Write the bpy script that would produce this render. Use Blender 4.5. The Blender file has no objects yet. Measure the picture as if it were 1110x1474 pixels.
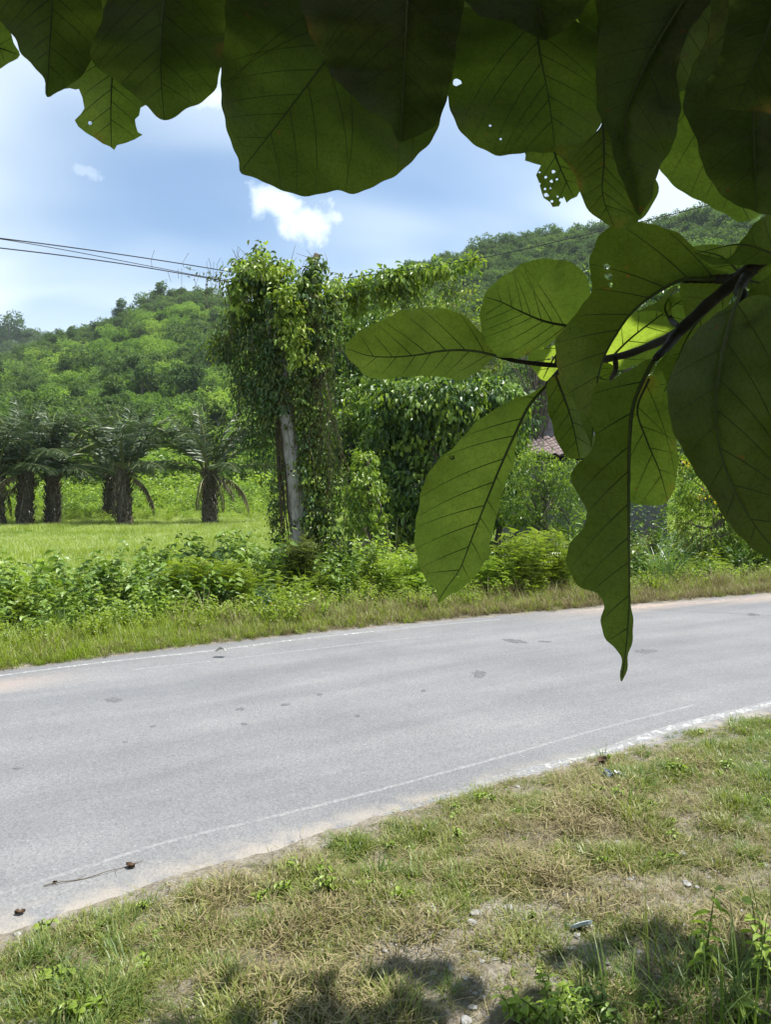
import bpy, bmesh, math, random
import numpy as np
from mathutils import Vector, Matrix, geometry

scene = bpy.context.scene
# ------------------------------------------------------------------ camera, world, sun, exposure
F = 1110.0            # focal length of the photograph in its own pixels
HX, HY = 555.0, 705.0 # principal column and horizon row
EYE = 1.9
cam_d = bpy.data.cameras.new('camera')
cam = bpy.data.objects.new('camera', cam_d)
scene.collection.objects.link(cam)
cam.location = (0, 0, EYE)
cam.rotation_euler = (math.radians(90), 0, 0)
cam_d.sensor_fit = 'VERTICAL'
cam_d.sensor_height = 36.0
cam_d.sensor_width = 36.0
cam_d.lens = 36.0 * F / 1474.0
cam_d.shift_y = -32.0 / 1474.0
cam_d.clip_start = 0.02
cam_d.clip_end = 4000
scene.camera = cam

SUN = Vector((0.38, 0.03, 0.92)).normalized()
SKY_STRENGTH = 0.078
SUN_STRENGTH = 5.0
EXPOSURE = 0.85
world = bpy.data.worlds.new('World')
scene.world = world
world.use_nodes = True
sun_d = bpy.data.lights.new('sun', 'SUN')
sun_d.energy = SUN_STRENGTH
sun_d.angle = math.radians(0.5)
sun_d.color = (1.0, 0.96, 0.89)
sun_o = bpy.data.objects.new('sun', sun_d)
sun_o.rotation_euler = SUN.to_track_quat('Z', 'Y').to_euler()
sun_o.location = (0, 0, 60)
scene.collection.objects.link(sun_o)
scene.view_settings.view_transform = 'Standard'
scene.view_settings.look = 'None'
scene.view_settings.exposure = EXPOSURE
scene.view_settings.gamma = 1
scene.view_settings.use_curve_mapping = False
scene.cycles.max_bounces = 8
scene.cycles.diffuse_bounces = 3
scene.cycles.glossy_bounces = 2
scene.cycles.transmission_bounces = 4
scene.cycles.transparent_max_bounces = 4
scene.cycles.caustics_reflective = False
scene.cycles.caustics_refractive = False
scene.cycles.sample_clamp_indirect = 3
scene.cycles.use_denoising = True

def build_world():
    nt = world.node_tree; N = nt.nodes; L = nt.links
    N.clear()
    out = N.new('ShaderNodeOutputWorld')
    sky = N.new('ShaderNodeTexSky'); sky.sky_type = 'NISHITA'
    sky.sun_disc = False
    sky.sun_elevation = math.asin(SUN.z)
    sky.sun_rotation = math.atan2(SUN.x, SUN.y)
    sky.air_density = 1.0; sky.dust_density = 1.2; sky.ozone_density = 1.4
    tint = N.new('ShaderNodeMix'); tint.data_type = 'RGBA'; tint.blend_type = 'MULTIPLY'
    tint.inputs[0].default_value = 1.0
    tint.inputs[7].default_value = SKY_TINT
    L.new(sky.outputs[0], tint.inputs[6])
    geo = N.new('ShaderNodeTexCoord')
    sep = N.new('ShaderNodeSeparateXYZ'); L.new(geo.outputs['Generated'], sep.inputs[0])
    # project the view direction on a flat cloud layer
    add = N.new('ShaderNodeMath'); add.operation = 'MAXIMUM'; add.inputs[1].default_value = 0.02
    L.new(sep.outputs[2], add.inputs[0])
    pl = N.new('ShaderNodeMath'); pl.operation = 'ADD'; pl.inputs[1].default_value = 0.12
    L.new(add.outputs[0], pl.inputs[0])
    dx = N.new('ShaderNodeMath'); dx.operation = 'DIVIDE'; L.new(sep.outputs[0], dx.inputs[0]); L.new(pl.outputs[0], dx.inputs[1])
    dy = N.new('ShaderNodeMath'); dy.operation = 'DIVIDE'; L.new(sep.outputs[1], dy.inputs[0]); L.new(pl.outputs[0], dy.inputs[1])
    com = N.new('ShaderNodeCombineXYZ'); L.new(dx.outputs[0], com.inputs[0]); L.new(dy.outputs[0], com.inputs[1])
    def noise(scale, detail, rough, dist, off, stretch=(1, 1, 1), rot=0.0):
        mp = N.new('ShaderNodeMapping'); mp.inputs['Location'].default_value = off
        mp.inputs['Scale'].default_value = stretch; mp.inputs['Rotation'].default_value = (0, 0, rot)
        L.new(com.outputs[0], mp.inputs[0])
        n = N.new('ShaderNodeTexNoise'); n.inputs['Scale'].default_value = scale
        n.inputs['Detail'].default_value = detail; n.inputs['Roughness'].default_value = rough
        n.inputs['Distortion'].default_value = dist
        L.new(mp.outputs[0], n.inputs[0]); return n.outputs[0]
    def ramp(src, a, b, va=0.0, vb=1.0):
        r = N.new('ShaderNodeMapRange'); r.interpolation_type = 'SMOOTHSTEP'
        r.inputs[1].default_value = a; r.inputs[2].default_value = b
        r.inputs[3].default_value = va; r.inputs[4].default_value = vb
        L.new(src, r.inputs[0]); return r.outputs[0]
    # thin, broad veil of high cloud
    veil = ramp(noise(0.75, 2.5, 0.45, 0.4, CLOUD_OFF, (1.0, 1.25, 1), 0.6), 0.33, 0.66, 0.18, 0.85)
    # low humid air brightens the sky towards the horizon, all the way round
    low = ramp(sep.outputs[2], 0.0, 0.42, 0.95, 0.0)
    mx = N.new('ShaderNodeMath'); mx.operation = 'MAXIMUM'; L.new(veil, mx.inputs[0]); L.new(low, mx.inputs[1])
    # small cumulus puffs at their own places in the sky
    last = mx.outputs[0]
    for (px, py, rad, sc, seed, amt) in PUFFS:
        d = Vector(((px - HX) / F, 1.0, (HY - py) / F)).normalized()
        sub = N.new('ShaderNodeVectorMath'); sub.operation = 'SUBTRACT'
        sub.inputs[1].default_value = d
        L.new(geo.outputs['Generated'], sub.inputs[0])
        mul = N.new('ShaderNodeVectorMath'); mul.operation = 'MULTIPLY'; mul.inputs[1].default_value = (1 / rad, 1 / rad, 1.75 / rad)
        L.new(sub.outputs[0], mul.inputs[0])
        ln = N.new('ShaderNodeVectorMath'); ln.operation = 'LENGTH'; L.new(mul.outputs[0], ln.inputs[0])
        nz = N.new('ShaderNodeTexNoise'); nz.inputs['Scale'].default_value = sc; nz.inputs['Detail'].default_value = 7
        nz.inputs['Roughness'].default_value = 0.58
        mp = N.new('ShaderNodeMapping'); mp.inputs['Location'].default_value = (seed, seed * .7, seed * 1.3)
        L.new(geo.outputs['Generated'], mp.inputs[0]); L.new(mp.outputs[0], nz.inputs[0])
        k = N.new('ShaderNodeMath'); k.operation = 'MULTIPLY_ADD'; k.inputs[1].default_value = 2.4; k.inputs[2].default_value = -1.2
        L.new(nz.outputs[0], k.inputs[0])
        s = N.new('ShaderNodeMath'); s.operation = 'SUBTRACT'; L.new(k.outputs[0], s.inputs[0]); L.new(ln.outputs['Value'], s.inputs[1])
        m = ramp(s.outputs[0], -1.15, -0.05, 0.0, amt)
        m2 = N.new('ShaderNodeMath'); m2.operation = 'MAXIMUM'; L.new(last, m2.inputs[0]); L.new(m, m2.inputs[1])
        last = m2.outputs[0]
    cl = N.new('ShaderNodeMath'); cl.operation = 'MINIMUM'; cl.inputs[1].default_value = 0.96; L.new(last, cl.inputs[0])
    mix = N.new('ShaderNodeMix'); mix.data_type = 'RGBA'
    L.new(cl.outputs[0], mix.inputs[0]); L.new(tint.outputs[2], mix.inputs[6])
    mix.inputs[7].default_value = CLOUD_COL
    bg = N.new('ShaderNodeBackground'); bg.inputs[1].default_value = SKY_STRENGTH
    L.new(mix.outputs[2], bg.inputs[0]); L.new(bg.outputs[0], out.inputs[0])
SKY_TINT = (0.58, 0.95, 1.20, 1)
CLOUD_COL = (8.2, 9.2, 9.8, 1)
CLOUD_OFF = (0.3, 0.2, 0)
PUFFS = [(395, 292, .045, 30, 3.1, .95), (440, 318, .055, 28, 9.4, .95), (124, 246, .026, 60, 1.7, .45), (310, 140, .06, 18, 5.2, .9), (545, 352, .03, 45, 7.7, .4)]
build_world()

# ------------------------------------------------------------------ helpers
RNG = np.random.default_rng(11)
COL = scene.collection

def W(px, py, d):
    return Vector(((px - HX) / F * d, d, EYE + (HY - py) / F * d))

def Wn(px, py, d):
    px = np.asarray(px, float); py = np.asarray(py, float); d = np.asarray(d, float) + 0 * px
    return np.stack([(px - HX) / F * d, d, EYE + (HY - py) / F * d], -1)

def smooth(a, b, x):
    t = np.clip((np.asarray(x, float) - a) / (b - a), 0, 1)
    return t * t * (3 - 2 * t)

def make_mesh(name, V, faces, mats=(), shade=False, attrs=None):
    """faces: list of int arrays (M,k)"""
    me = bpy.data.meshes.new(name)
    V = np.asarray(V, np.float32).reshape(-1, 3)
    faces = [np.asarray(f, np.int32) for f in faces if len(f)]
    me.vertices.add(len(V)); me.vertices.foreach_set('co', V.ravel())
    loops = np.concatenate([f.ravel() for f in faces])
    tot = np.concatenate([np.full(len(f), f.shape[1], np.int32) for f in faces])
    start = np.concatenate([[0], np.cumsum(tot)[:-1]]).astype(np.int32)
    me.loops.add(len(loops)); me.loops.foreach_set('vertex_index', loops)
    me.polygons.add(len(tot)); me.polygons.foreach_set('loop_start', start)
    me.polygons.foreach_set('loop_total', tot)
    if shade:
        me.polygons.foreach_set('use_smooth', np.ones(len(tot), bool))
    else:
        me.polygons.foreach_set('use_smooth', np.zeros(len(tot), bool))
    for k, arr in (attrs or {}).items():
        a = me.attributes.new(k, 'FLOAT', 'POINT'); a.data.foreach_set('value', np.asarray(arr, np.float32))
    me.update(calc_edges=True)
    for m in mats: me.materials.append(m)
    return me

def obj(name, me, parent=None, loc=None, link=True):
    o = bpy.data.objects.new(name, me)
    if link: COL.objects.link(o)
    if parent is not None: o.parent = parent
    if loc is not None: o.location = loc
    return o

def tag(o, label=None, cat=None, group=None, kind=None):
    if label: o['label'] = label
    if cat: o['category'] = cat
    if group: o['group'] = group
    if kind: o['kind'] = kind
    return o

def thing(name, label, cat, loc=(0, 0, 0), rz=0, group=None):
    o = bpy.data.objects.new(name, None); COL.objects.link(o)
    o.empty_display_size = 0.2
    o.location = loc; o.rotation_euler = (0, 0, rz)
    return tag(o, label, cat, group)

def copy_tree(o, loc, rz=0, scale=1, label=None, group=None):
    r = o.copy(); COL.objects.link(r); r.location = loc; r.rotation_euler = (0, 0, rz); r.scale = (scale,) * 3
    if label: r['label'] = label
    if group: r['group'] = group
    for ch in list(o.children):
        c = ch.copy(); COL.objects.link(c); c.parent = r
        for g in list(ch.children):
            d = g.copy(); COL.objects.link(d); d.parent = c
    return r

class Geo:
    def __init__(s): s.V = []; s.F = {}; s.n = 0
    def add(s, V, faces):
        V = np.asarray(V, float).reshape(-1, 3)
        for f in faces:
            f = np.asarray(f, int)
            if len(f): s.F.setdefault(f.shape[1], []).append(f + s.n)
        s.V.append(V); s.n += len(V)
    def mesh(s, name, mats=(), shade=False):
        return make_mesh(name, np.concatenate(s.V), [np.concatenate(v) for v in s.F.values()], mats, shade)

def unit(v):
    v = np.asarray(v, float)
    return v / np.maximum(np.linalg.norm(v, axis=-1, keepdims=True), 1e-9)

def leaf_geo(P, D, N, L, Wd, n=4, fold=0.18, droop=0.12):
    """many leaves at once: P base, D direction, N up side, L length, Wd width"""
    P = np.asarray(P, float); M = len(P)
    D = unit(D); S = unit(np.cross(D, N)); N = np.cross(S, D)
    L = np.broadcast_to(np.asarray(L, float), (M,)); Wd = np.broadcast_to(np.asarray(Wd, float), (M,))
    if n == 4:
        T = np.array([[0, 0, 0], [.45, .5, fold], [1, 0, -droop], [.45, -.5, fold]])
        faces = [np.array([[0, 1, 2], [0, 2, 3]])]
    else:
        T = np.array([[0, 0, 0], [.3, .48, fold], [.68, .40, fold - droop * .4], [1, 0, -droop], [.68, -.40, fold - droop * .4],
                      [.3, -.48, fold], [.36, 0, 0.0], [.7, 0, -droop * .45]])
        faces = [np.array([[0, 1, 6], [0, 6, 5], [7, 2, 3], [7, 3, 4]]), np.array([[6, 1, 2, 7], [5, 6, 7, 4]])]
    V = P[:, None] + T[None, :, 0:1] * (L[:, None, None] * D[:, None]) + T[None, :, 1:2] * (Wd[:, None, None] * S[:, None]) \
        + T[None, :, 2:3] * (L[:, None, None] * N[:, None])
    k = len(T); off = (np.arange(M) * k)[:, None, None]
    return V.reshape(-1, 3), [(f[None] + off).reshape(-1, f.shape[1]) for f in faces]

def tube(pts, rad, sides=6, cap=True):
    pts = np.asarray(pts, float); n = len(pts)
    rad = np.broadcast_to(np.asarray(rad, float), (n,))
    T = unit(np.gradient(pts, axis=0))
    ref = np.array([0.31, 0.17, 0.93]) if abs(T[0] @ np.array([0.31, 0.17, 0.93])) < .9 else np.array([1., 0, 0])
    A = unit(np.cross(T, ref)); B = np.cross(T, A)
    a = np.linspace(0, 2 * np.pi, sides, endpoint=False)
    V = pts[:, None] + rad[:, None, None] * (np.cos(a)[None, :, None] * A[:, None] + np.sin(a)[None, :, None] * B[:, None])
    i = np.arange(n - 1)[:, None] * sides; j = np.arange(sides)[None]; j2 = (j + 1) % sides
    q = np.stack([i + j, i + j2, i + sides + j2, i + sides + j], -1).reshape(-1, 4)
    f = [q]
    if cap:
        f.append(np.array([list(range(sides - 1, -1, -1)), [(n - 1) * sides + k for k in range(sides)]]))
    return V.reshape(-1, 3), f

def resample(p, n):
    p = np.asarray(p, float)
    s = np.concatenate([[0], np.cumsum(np.linalg.norm(np.diff(p, axis=0), axis=1))])
    # Catmull-Rom-like smoothing by cubic through chord length
    t = np.linspace(0, s[-1], n)
    m = np.gradient(p, s, axis=0) if len(p) > 2 else np.repeat(np.diff(p, axis=0) / s[-1], 2, 0)
    k = np.clip(np.searchsorted(s, t, 'right') - 1, 0, len(p) - 2)
    h = (s[k + 1] - s[k])[:, None]; u = ((t - s[k])[:, None]) / h
    return (2*u**3-3*u**2+1)*p[k] + (u**3-2*u**2+u)*h*m[k] + (-2*u**3+3*u**2)*p[k+1] + (u**3-u**2)*h*m[k+1]

def blade_geo(P, az, H, bend, wd, lean=0.15, seg=3):
    """grass blades: strips that bend over"""
    M = len(P); P = np.asarray(P, float)
    az = np.asarray(az); H = np.broadcast_to(H, (M,)); bend = np.broadcast_to(bend, (M,)); wd = np.broadcast_to(wd, (M,)); lean = np.broadcast_to(lean, (M,))
    dirh = np.stack([np.cos(az), np.sin(az), 0 * az], -1); side = np.stack([-np.sin(az), np.cos(az), 0 * az], -1)
    V = []; pos = P.copy()
    for s in range(seg + 1):
        t = s / seg
        w = wd * (1 - t) ** 0.7 * .5 if s < seg else 0 * wd
        V += [pos - side * w[:, None], pos + side * w[:, None]]
        ang = lean + bend * t
        pos = pos + (dirh * np.sin(ang)[:, None] + np.array([0, 0, 1.]) * np.cos(ang)[:, None]) * (H / seg)[:, None]
    V = np.stack(V, 1)
    k = V.shape[1]; off = (np.arange(M) * k)[:, None, None]
    q = np.array([[2*s, 2*s+1, 2*s+3, 2*s+2] for s in range(seg)])
    return V.reshape(-1, 3), [(q[None] + off).reshape(-1, 4)]

# ------------------------------------------------------------------ value noise for placing things
_perm = np.random.default_rng(5).random((256, 256))
def vnoise(x, y):
    x = np.asarray(x, float); y = np.asarray(y, float)
    xi = np.floor(x).astype(int); yi = np.floor(y).astype(int); fx = x - xi; fy = y - yi
    fx = fx * fx * (3 - 2 * fx); fy = fy * fy * (3 - 2 * fy)
    g = lambda a, b: _perm[a % 256, b % 256]
    return (g(xi, yi) * (1 - fx) + g(xi + 1, yi) * fx) * (1 - fy) + (g(xi, yi + 1) * (1 - fx) + g(xi + 1, yi + 1) * fx) * fy
def fbm(x, y, o=4):
    s = 0; a = .5; t = 0
    for k in range(o):
        s = s + a * vnoise(np.asarray(x) * 2**k + 13.7 * k, np.asarray(y) * 2**k + 7.3 * k); t += a; a *= .5
    return s / t

# ------------------------------------------------------------------ materials
def new_mat(name):
    m = bpy.data.materials.new(name); m.use_nodes = True
    nt = m.node_tree; nt.nodes.clear()
    return m, nt, nt.nodes, nt.links

def ramp_node(N, stops, interp='LINEAR'):
    r = N.new('ShaderNodeValToRGB'); r.color_ramp.interpolation = interp
    e = r.color_ramp.elements
    while len(e) > 1: e.remove(e[-1])
    e[0].position = stops[0][0]; e[0].color = (*stops[0][1], 1)
    for p, c in stops[1:]:
        x = e.new(p); x.color = (*c, 1)
    return r

def foliage_mat(name, cols, trans=0.36, rough=0.42, tmul=(1.25, 1.35, 0.55), spec=0.5, patch=None, objw=.35):
    m, nt, N, L = new_mat(name)
    out = N.new('ShaderNodeOutputMaterial')
    g = N.new('ShaderNodeNewGeometry'); oi = N.new('ShaderNodeObjectInfo')
    mixr = N.new('ShaderNodeMath'); mixr.operation = 'MULTIPLY_ADD'; mixr.inputs[1].default_value = objw
    L.new(oi.outputs['Random'], mixr.inputs[0])
    m7 = N.new('ShaderNodeMath'); m7.operation = 'MULTIPLY'; m7.inputs[1].default_value = 1 - objw
    L.new(g.outputs['Random Per Island'], m7.inputs[0]); L.new(m7.outputs[0], mixr.inputs[2])
    r = ramp_node(N, [(i / (len(cols) - 1), c) for i, c in enumerate(cols)])
    src = mixr.outputs[0]
    if patch:
        tc = N.new('ShaderNodeNewGeometry'); nz = N.new('ShaderNodeTexNoise'); nz.inputs['Scale'].default_value = patch; nz.inputs['Detail'].default_value = 3
        L.new(tc.outputs['Position'], nz.inputs[0])
        av = N.new('ShaderNodeMath'); av.operation = 'MULTIPLY_ADD'; av.inputs[1].default_value = 1.2; av.inputs[2].default_value = -.6
        L.new(nz.outputs[0], av.inputs[0])
        ad = N.new('ShaderNodeMath'); ad.operation = 'ADD'; ad.use_clamp = True
        L.new(av.outputs[0], ad.inputs[0]); L.new(src, ad.inputs[1]); src = ad.outputs[0]
    L.new(src, r.inputs[0])
    p = N.new('ShaderNodeBsdfPrincipled'); p.inputs['Roughness'].default_value = rough
    p.inputs['Specular IOR Level'].default_value = spec
    L.new(r.outputs[0], p.inputs['Base Color'])
    tm = N.new('ShaderNodeMix'); tm.data_type = 'RGBA'; tm.blend_type = 'MULTIPLY'; tm.inputs[0].default_value = 1
    L.new(r.outputs[0], tm.inputs[6]); tm.inputs[7].default_value = (*tmul, 1)
    t = N.new('ShaderNodeBsdfTranslucent'); L.new(tm.outputs[2], t.inputs[0])
    mx = N.new('ShaderNodeMixShader'); mx.inputs[0].default_value = trans
    L.new(p.outputs[0], mx.inputs[1]); L.new(t.outputs[0], mx.inputs[2]); L.new(mx.outputs[0], out.inputs[0])
    return m

def rough_mat(name, cols, scale=8, detail=6, rough=0.9, bump=0.3, stretch=(1, 1, 1), spec=0.2, bdist=0.01):
    m, nt, N, L = new_mat(name)
    out = N.new('ShaderNodeOutputMaterial'); p = N.new('ShaderNodeBsdfPrincipled')
    tc = N.new('ShaderNodeTexCoord'); mp = N.new('ShaderNodeMapping'); mp.inputs['Scale'].default_value = stretch
    L.new(tc.outputs['Object'], mp.inputs[0])
    nz = N.new('ShaderNodeTexNoise'); nz.inputs['Scale'].default_value = scale; nz.inputs['Detail'].default_value = detail
    nz.inputs['Roughness'].default_value = .65
    L.new(mp.outputs[0], nz.inputs[0])
    k = len(cols)
    r = ramp_node(N, [(.3 + .4 * i / max(1, k - 1), c) for i, c in enumerate(cols)])
    L.new(nz.outputs[0], r.inputs[0]); L.new(r.outputs[0], p.inputs['Base Color'])
    p.inputs['Roughness'].default_value = rough; p.inputs['Specular IOR Level'].default_value = spec
    b = N.new('ShaderNodeBump'); b.inputs['Strength'].default_value = bump; b.inputs['Distance'].default_value = bdist
    L.new(nz.outputs[0], b.inputs['Height']); L.new(b.outputs[0], p.inputs['Normal'])
    L.new(p.outputs[0], out.inputs[0])
    return m

M = {}
M['bright'] = foliage_mat('bright_leaf', [(.18, .27, .035), (.25, .35, .05), (.33, .41, .08)], trans=.42, patch=.7)
M['mid'] = foliage_mat('mid_leaf', [(.085, .155, .028), (.15, .24, .04), (.22, .31, .062)], trans=.3, patch=.6)
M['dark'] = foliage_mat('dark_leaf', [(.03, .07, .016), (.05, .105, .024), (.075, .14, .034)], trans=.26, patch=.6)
M['yellow'] = foliage_mat('yellow_leaf', [(.16, .23, .025), (.23, .30, .035), (.30, .35, .05)], trans=.44)
M['olive'] = foliage_mat('olive_leaf', [(.075, .105, .025), (.125, .155, .035), (.19, .21, .05)], trans=.38)
M['hill'] = foliage_mat('hill_leaf', [(.085, .16, .036), (.18, .285, .056), (.30, .39, .09)], trans=.4, spec=.15, rough=.7, objw=.72)
M['hilldark'] = foliage_mat('hill_dark_leaf', [(.065, .115, .038), (.10, .16, .05), (.14, .205, .065)], trans=.35, spec=.15, rough=.7, objw=.7)
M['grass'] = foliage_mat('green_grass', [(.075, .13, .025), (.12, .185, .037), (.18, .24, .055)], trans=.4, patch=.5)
M['field'] = foliage_mat('field_grass', [(.20, .275, .05), (.27, .34, .065), (.34, .39, .11)], trans=.4, patch=.25)
M['straw'] = foliage_mat('dry_straw', [(.10, .078, .034), (.215, .178, .08), (.39, .335, .17)], trans=.25, tmul=(1, 1, .9), rough=.7)
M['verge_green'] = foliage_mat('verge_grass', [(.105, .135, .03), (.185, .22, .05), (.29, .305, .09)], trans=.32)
M['palm'] = foliage_mat('palm_leaflet', [(.05, .08, .036), (.085, .122, .056), (.13, .17, .085)], trans=.2, rough=.45, spec=.5)
M['palmold'] = foliage_mat('old_palm_leaflet', [(.10, .10, .055), (.15, .145, .085), (.22, .205, .125)], trans=.25, rough=.4, spec=.5)
M['palmdry'] = foliage_mat('dry_palm_leaflet', [(.11, .085, .05), (.17, .14, .08), (.27, .235, .14)], trans=.2, tmul=(1, .95, .8))
M['flower'] = foliage_mat('yellow_flower', [(.6, .4, .01), (.75, .55, .02), (.8, .65, .03)], trans=.3, tmul=(1, 1, .5))
M['bluegreen'] = foliage_mat('blue_green_grass', [(.09, .16, .07), (.13, .21, .10), (.2, .28, .15)])
M['palegrey'] = rough_mat('pale_scrap', [(.4, .4, .36), (.55, .55, .5)], 12)
M['bark'] = rough_mat('grey_bark', [(.07, .06, .045), (.13, .115, .09), (.2, .18, .15)], 14, bump=.5, stretch=(1, 1, .25))
M['stem'] = rough_mat('green_stem', [(.06, .08, .025), (.11, .13, .04)], 20, rough=.6)
M['vinestem'] = rough_mat('vine_stem', [(.07, .055, .035), (.14, .11, .07)], 25)
M['paletrunk'] = rough_mat('pale_trunk', [(.17, .155, .13), (.31, .295, .26), (.42, .40, .36)], 9, bump=.35, stretch=(1, 1, .3), rough=.85)
M['palmtrunk'] = rough_mat('palm_trunk', [(.045, .035, .024), (.09, .075, .05), (.15, .125, .085)], 7, bump=.8, bdist=.05)
M['wire'] = rough_mat('black_wire', [(.02, .02, .022), (.035, .035, .038)], 30, rough=.6)
M['petiole'] = rough_mat('petiole_bark', [(.012, .012, .007), (.022, .02, .012), (.036, .03, .018)], 60, rough=.7, bump=.35, bdist=.002, spec=.2)
M['vein'] = rough_mat('leaf_vein', [(.034, .05, .014), (.055, .08, .022)], 60, rough=.5, bump=.1, bdist=.001)
# ------------------------------------------------------------------ terrain
def pxw(lst, z=0.0):
    a = np.array(lst, float); d = (EYE - z) * F / (a[:, 1] - HY)
    return (a[:, 0] - HX) / F * d, d
_fx, _fy = pxw([(0, 965), (150, 945), (300, 930), (450, 910), (600, 895), (700, 886), (860, 875), (1000, 862), (1110, 853)])
_nx, _ny = pxw([(0, 1345), (100, 1318), (200, 1290), (300, 1262), (420, 1222), (560, 1172), (700, 1130), (830, 1108), (950, 1075), (1110, 1028)])
def _poly(xs, ys, sl, sr):
    c = np.polyfit(xs, ys, 3)
    x0, x1 = xs[0], xs[-1]
    def f(x):
        x = np.asarray(x, float); m = np.polyval(c, np.clip(x, x0, x1))
        return m + np.minimum(x - x0, 0) * sl + np.maximum(x - x1, 0) * sr
    return f
y_far = _poly(_fx, _fy, .78, .46)
y_near = _poly(_nx, _ny, .60, .50)

SKY_T = np.array([-1.6, -1.2, -.75, -.55, -.466, -.42, -.36, -.30, -.246, -.21, -.14, -.05, .04, .077, .13, .20, .27, .32, .37, .41, .45, .55, .8, 1.2, 1.6])
SKY_P = np.array([700, 640, 585, 560, 546, 524, 496, 462, 446, 456, 466, 456, 412, 398, 376, 364, 360, 356, 344, 332, 322, 310, 345, 480, 660])
SKY_D = np.array([250, 250, 290, 310, 330, 330, 330, 330, 330, 320, 310, 300, 300, 310, 310, 300, 290, 280, 260, 250, 240, 230, 240, 240, 240])
D0 = 88.0
def ground_z(x, y):
    x = np.asarray(x, float); y = np.asarray(y, float)
    ef = (y - y_far(x)) * .78; en = (y_near(x) - y) * .82
    n1 = fbm(x * 1.1 + 3, y * 1.1 + 9) - .5; n2 = fbm(x * 5 + 1, y * 5 + 4, 3) - .5
    z = np.full(np.broadcast(x, y).shape, -.010)
    far = .0125 * smooth(-.35, -.18, ef) + .014 * smooth(-.08, .12, ef) - .36 * smooth(.6, 12, ef) + n2 * .03 * smooth(-.05, .15, ef) + n1 * .18 * smooth(.8, 4, ef)
    near = .0125 * smooth(-.35, -.18, en) + .014 * smooth(-.06, .10, en) + .05 * smooth(.1, 1.0, en) + n2 * .05 * smooth(-.1, .2, en) + n1 * .07 * smooth(.1, .7, en)
    z = z + np.where(ef > -.3, far, 0) + np.where(en > -.3, near, 0)
    d = np.hypot(x, y); th = np.arctan2(x, y)
    Ds = np.interp(th, SKY_T, SKY_D); py = np.interp(th, SKY_T, SKY_P)
    zs = EYE + (HY - py) / F * Ds * np.cos(np.clip(th, -1, 1))
    t = np.clip((d - D0) / (Ds - D0), 0, 4)
    prof = np.where(t < 1, t ** 1.12, 1 - .35 * (t - 1))
    bump = (fbm(x / 38 + 5, y / 38 + 2, 4) - .5) * 16 * smooth(.02, .35, t) * (1 - .75 * smooth(.6, 1, t))
    rise = 1.2 * smooth(55, D0, d)
    return z + zs * prof + bump + np.where(y > 0, rise, 0)

def axis(lo, a, b, hi, step, grow):
    c = list(np.arange(a, b + 1e-6, step)); s = step
    left = []; v = a
    while v > lo: s = min(s * grow, 7.0); v -= s; left.append(v)
    s = step; right = []; v = c[-1]
    while v < hi: s = min(s * grow, 7.0); v += s; right.append(v)
    return np.array(left[::-1] + c + right)

def grid_faces(nx, ny):
    i = np.arange(ny - 1)[:, None] * nx; j = np.arange(nx - 1)[None]
    return np.stack([i + j, i + j + 1, i + nx + j + 1, i + nx + j], -1).reshape(-1, 4)

def ground_material():
    m, nt, N, L = new_mat('soil')
    out = N.new('ShaderNodeOutputMaterial'); p = N.new('ShaderNodeBsdfPrincipled'); p.inputs['Roughness'].default_value = .95
    p.inputs['Specular IOR Level'].default_value = .15
    g = N.new('ShaderNodeNewGeometry')
    def nz(s, d=6):
        n = N.new('ShaderNodeTexNoise'); n.inputs['Scale'].default_value = s; n.inputs['Detail'].default_value = d
        L.new(g.outputs['Position'], n.inputs[0]); return n.outputs[0]
    soil = ramp_node(N, [(.3, (.045, .037, .025)), (.5, (.115, .097, .07)), (.7, (.235, .212, .17))]); L.new(nz(6), soil.inputs[0])
    grit = N.new('ShaderNodeTexVoronoi'); grit.inputs['Scale'].default_value = 70; L.new(g.outputs['Position'], grit.inputs[0])
    gr = ramp_node(N, [(0.0, (.13, .11, .085)), (.5, (.25, .225, .19)), (1, (.38, .36, .33))]); L.new(grit.outputs['Color'], gr.inputs[0])
    m1 = N.new('ShaderNodeMix'); m1.data_type = 'RGBA'; m1.inputs[0].default_value = .45
    L.new(soil.outputs[0], m1.inputs[6]); L.new(gr.outputs[0], m1.inputs[7])
    gg = ramp_node(N, [(.3, (.035, .06, .015)), (.55, (.06, .11, .02)), (.75, (.10, .15, .03))]); L.new(nz(.35), gg.inputs[0])
    a = N.new('ShaderNodeAttribute'); a.attribute_name = 'zone'
    m2 = N.new('ShaderNodeMix'); m2.data_type = 'RGBA'; L.new(a.outputs['Fac'], m2.inputs[0])
    L.new(m1.outputs[2], m2.inputs[6]); L.new(gg.outputs[0], m2.inputs[7]); L.new(m2.outputs[2], p.inputs['Base Color'])
    b = N.new('ShaderNodeBump'); b.inputs['Strength'].default_value = .8; b.inputs['Distance'].default_value = .02
    L.new(nz(40, 5), b.inputs['Height']); L.new(b.outputs[0], p.inputs['Normal']); L.new(p.outputs[0], out.inputs[0])
    return m

def build_ground():
    xs = axis(-430, -4.5, 5.5, 430, .075, 1.07); ys = axis(-60, 1.5, 8.5, 560, .075, 1.06)
    X, Y = np.meshgrid(xs, ys)
    Z = ground_z(X, Y)
    zone = smooth(.0, .5, (Y - y_far(X)) * .78)
    me = make_mesh('ground', np.stack([X, Y, Z], -1), [grid_faces(len(xs), len(ys))], [ground_material()], True, {'zone': zone.ravel()})
    tag(obj('ground', me), kind='structure')
build_ground()

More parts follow.
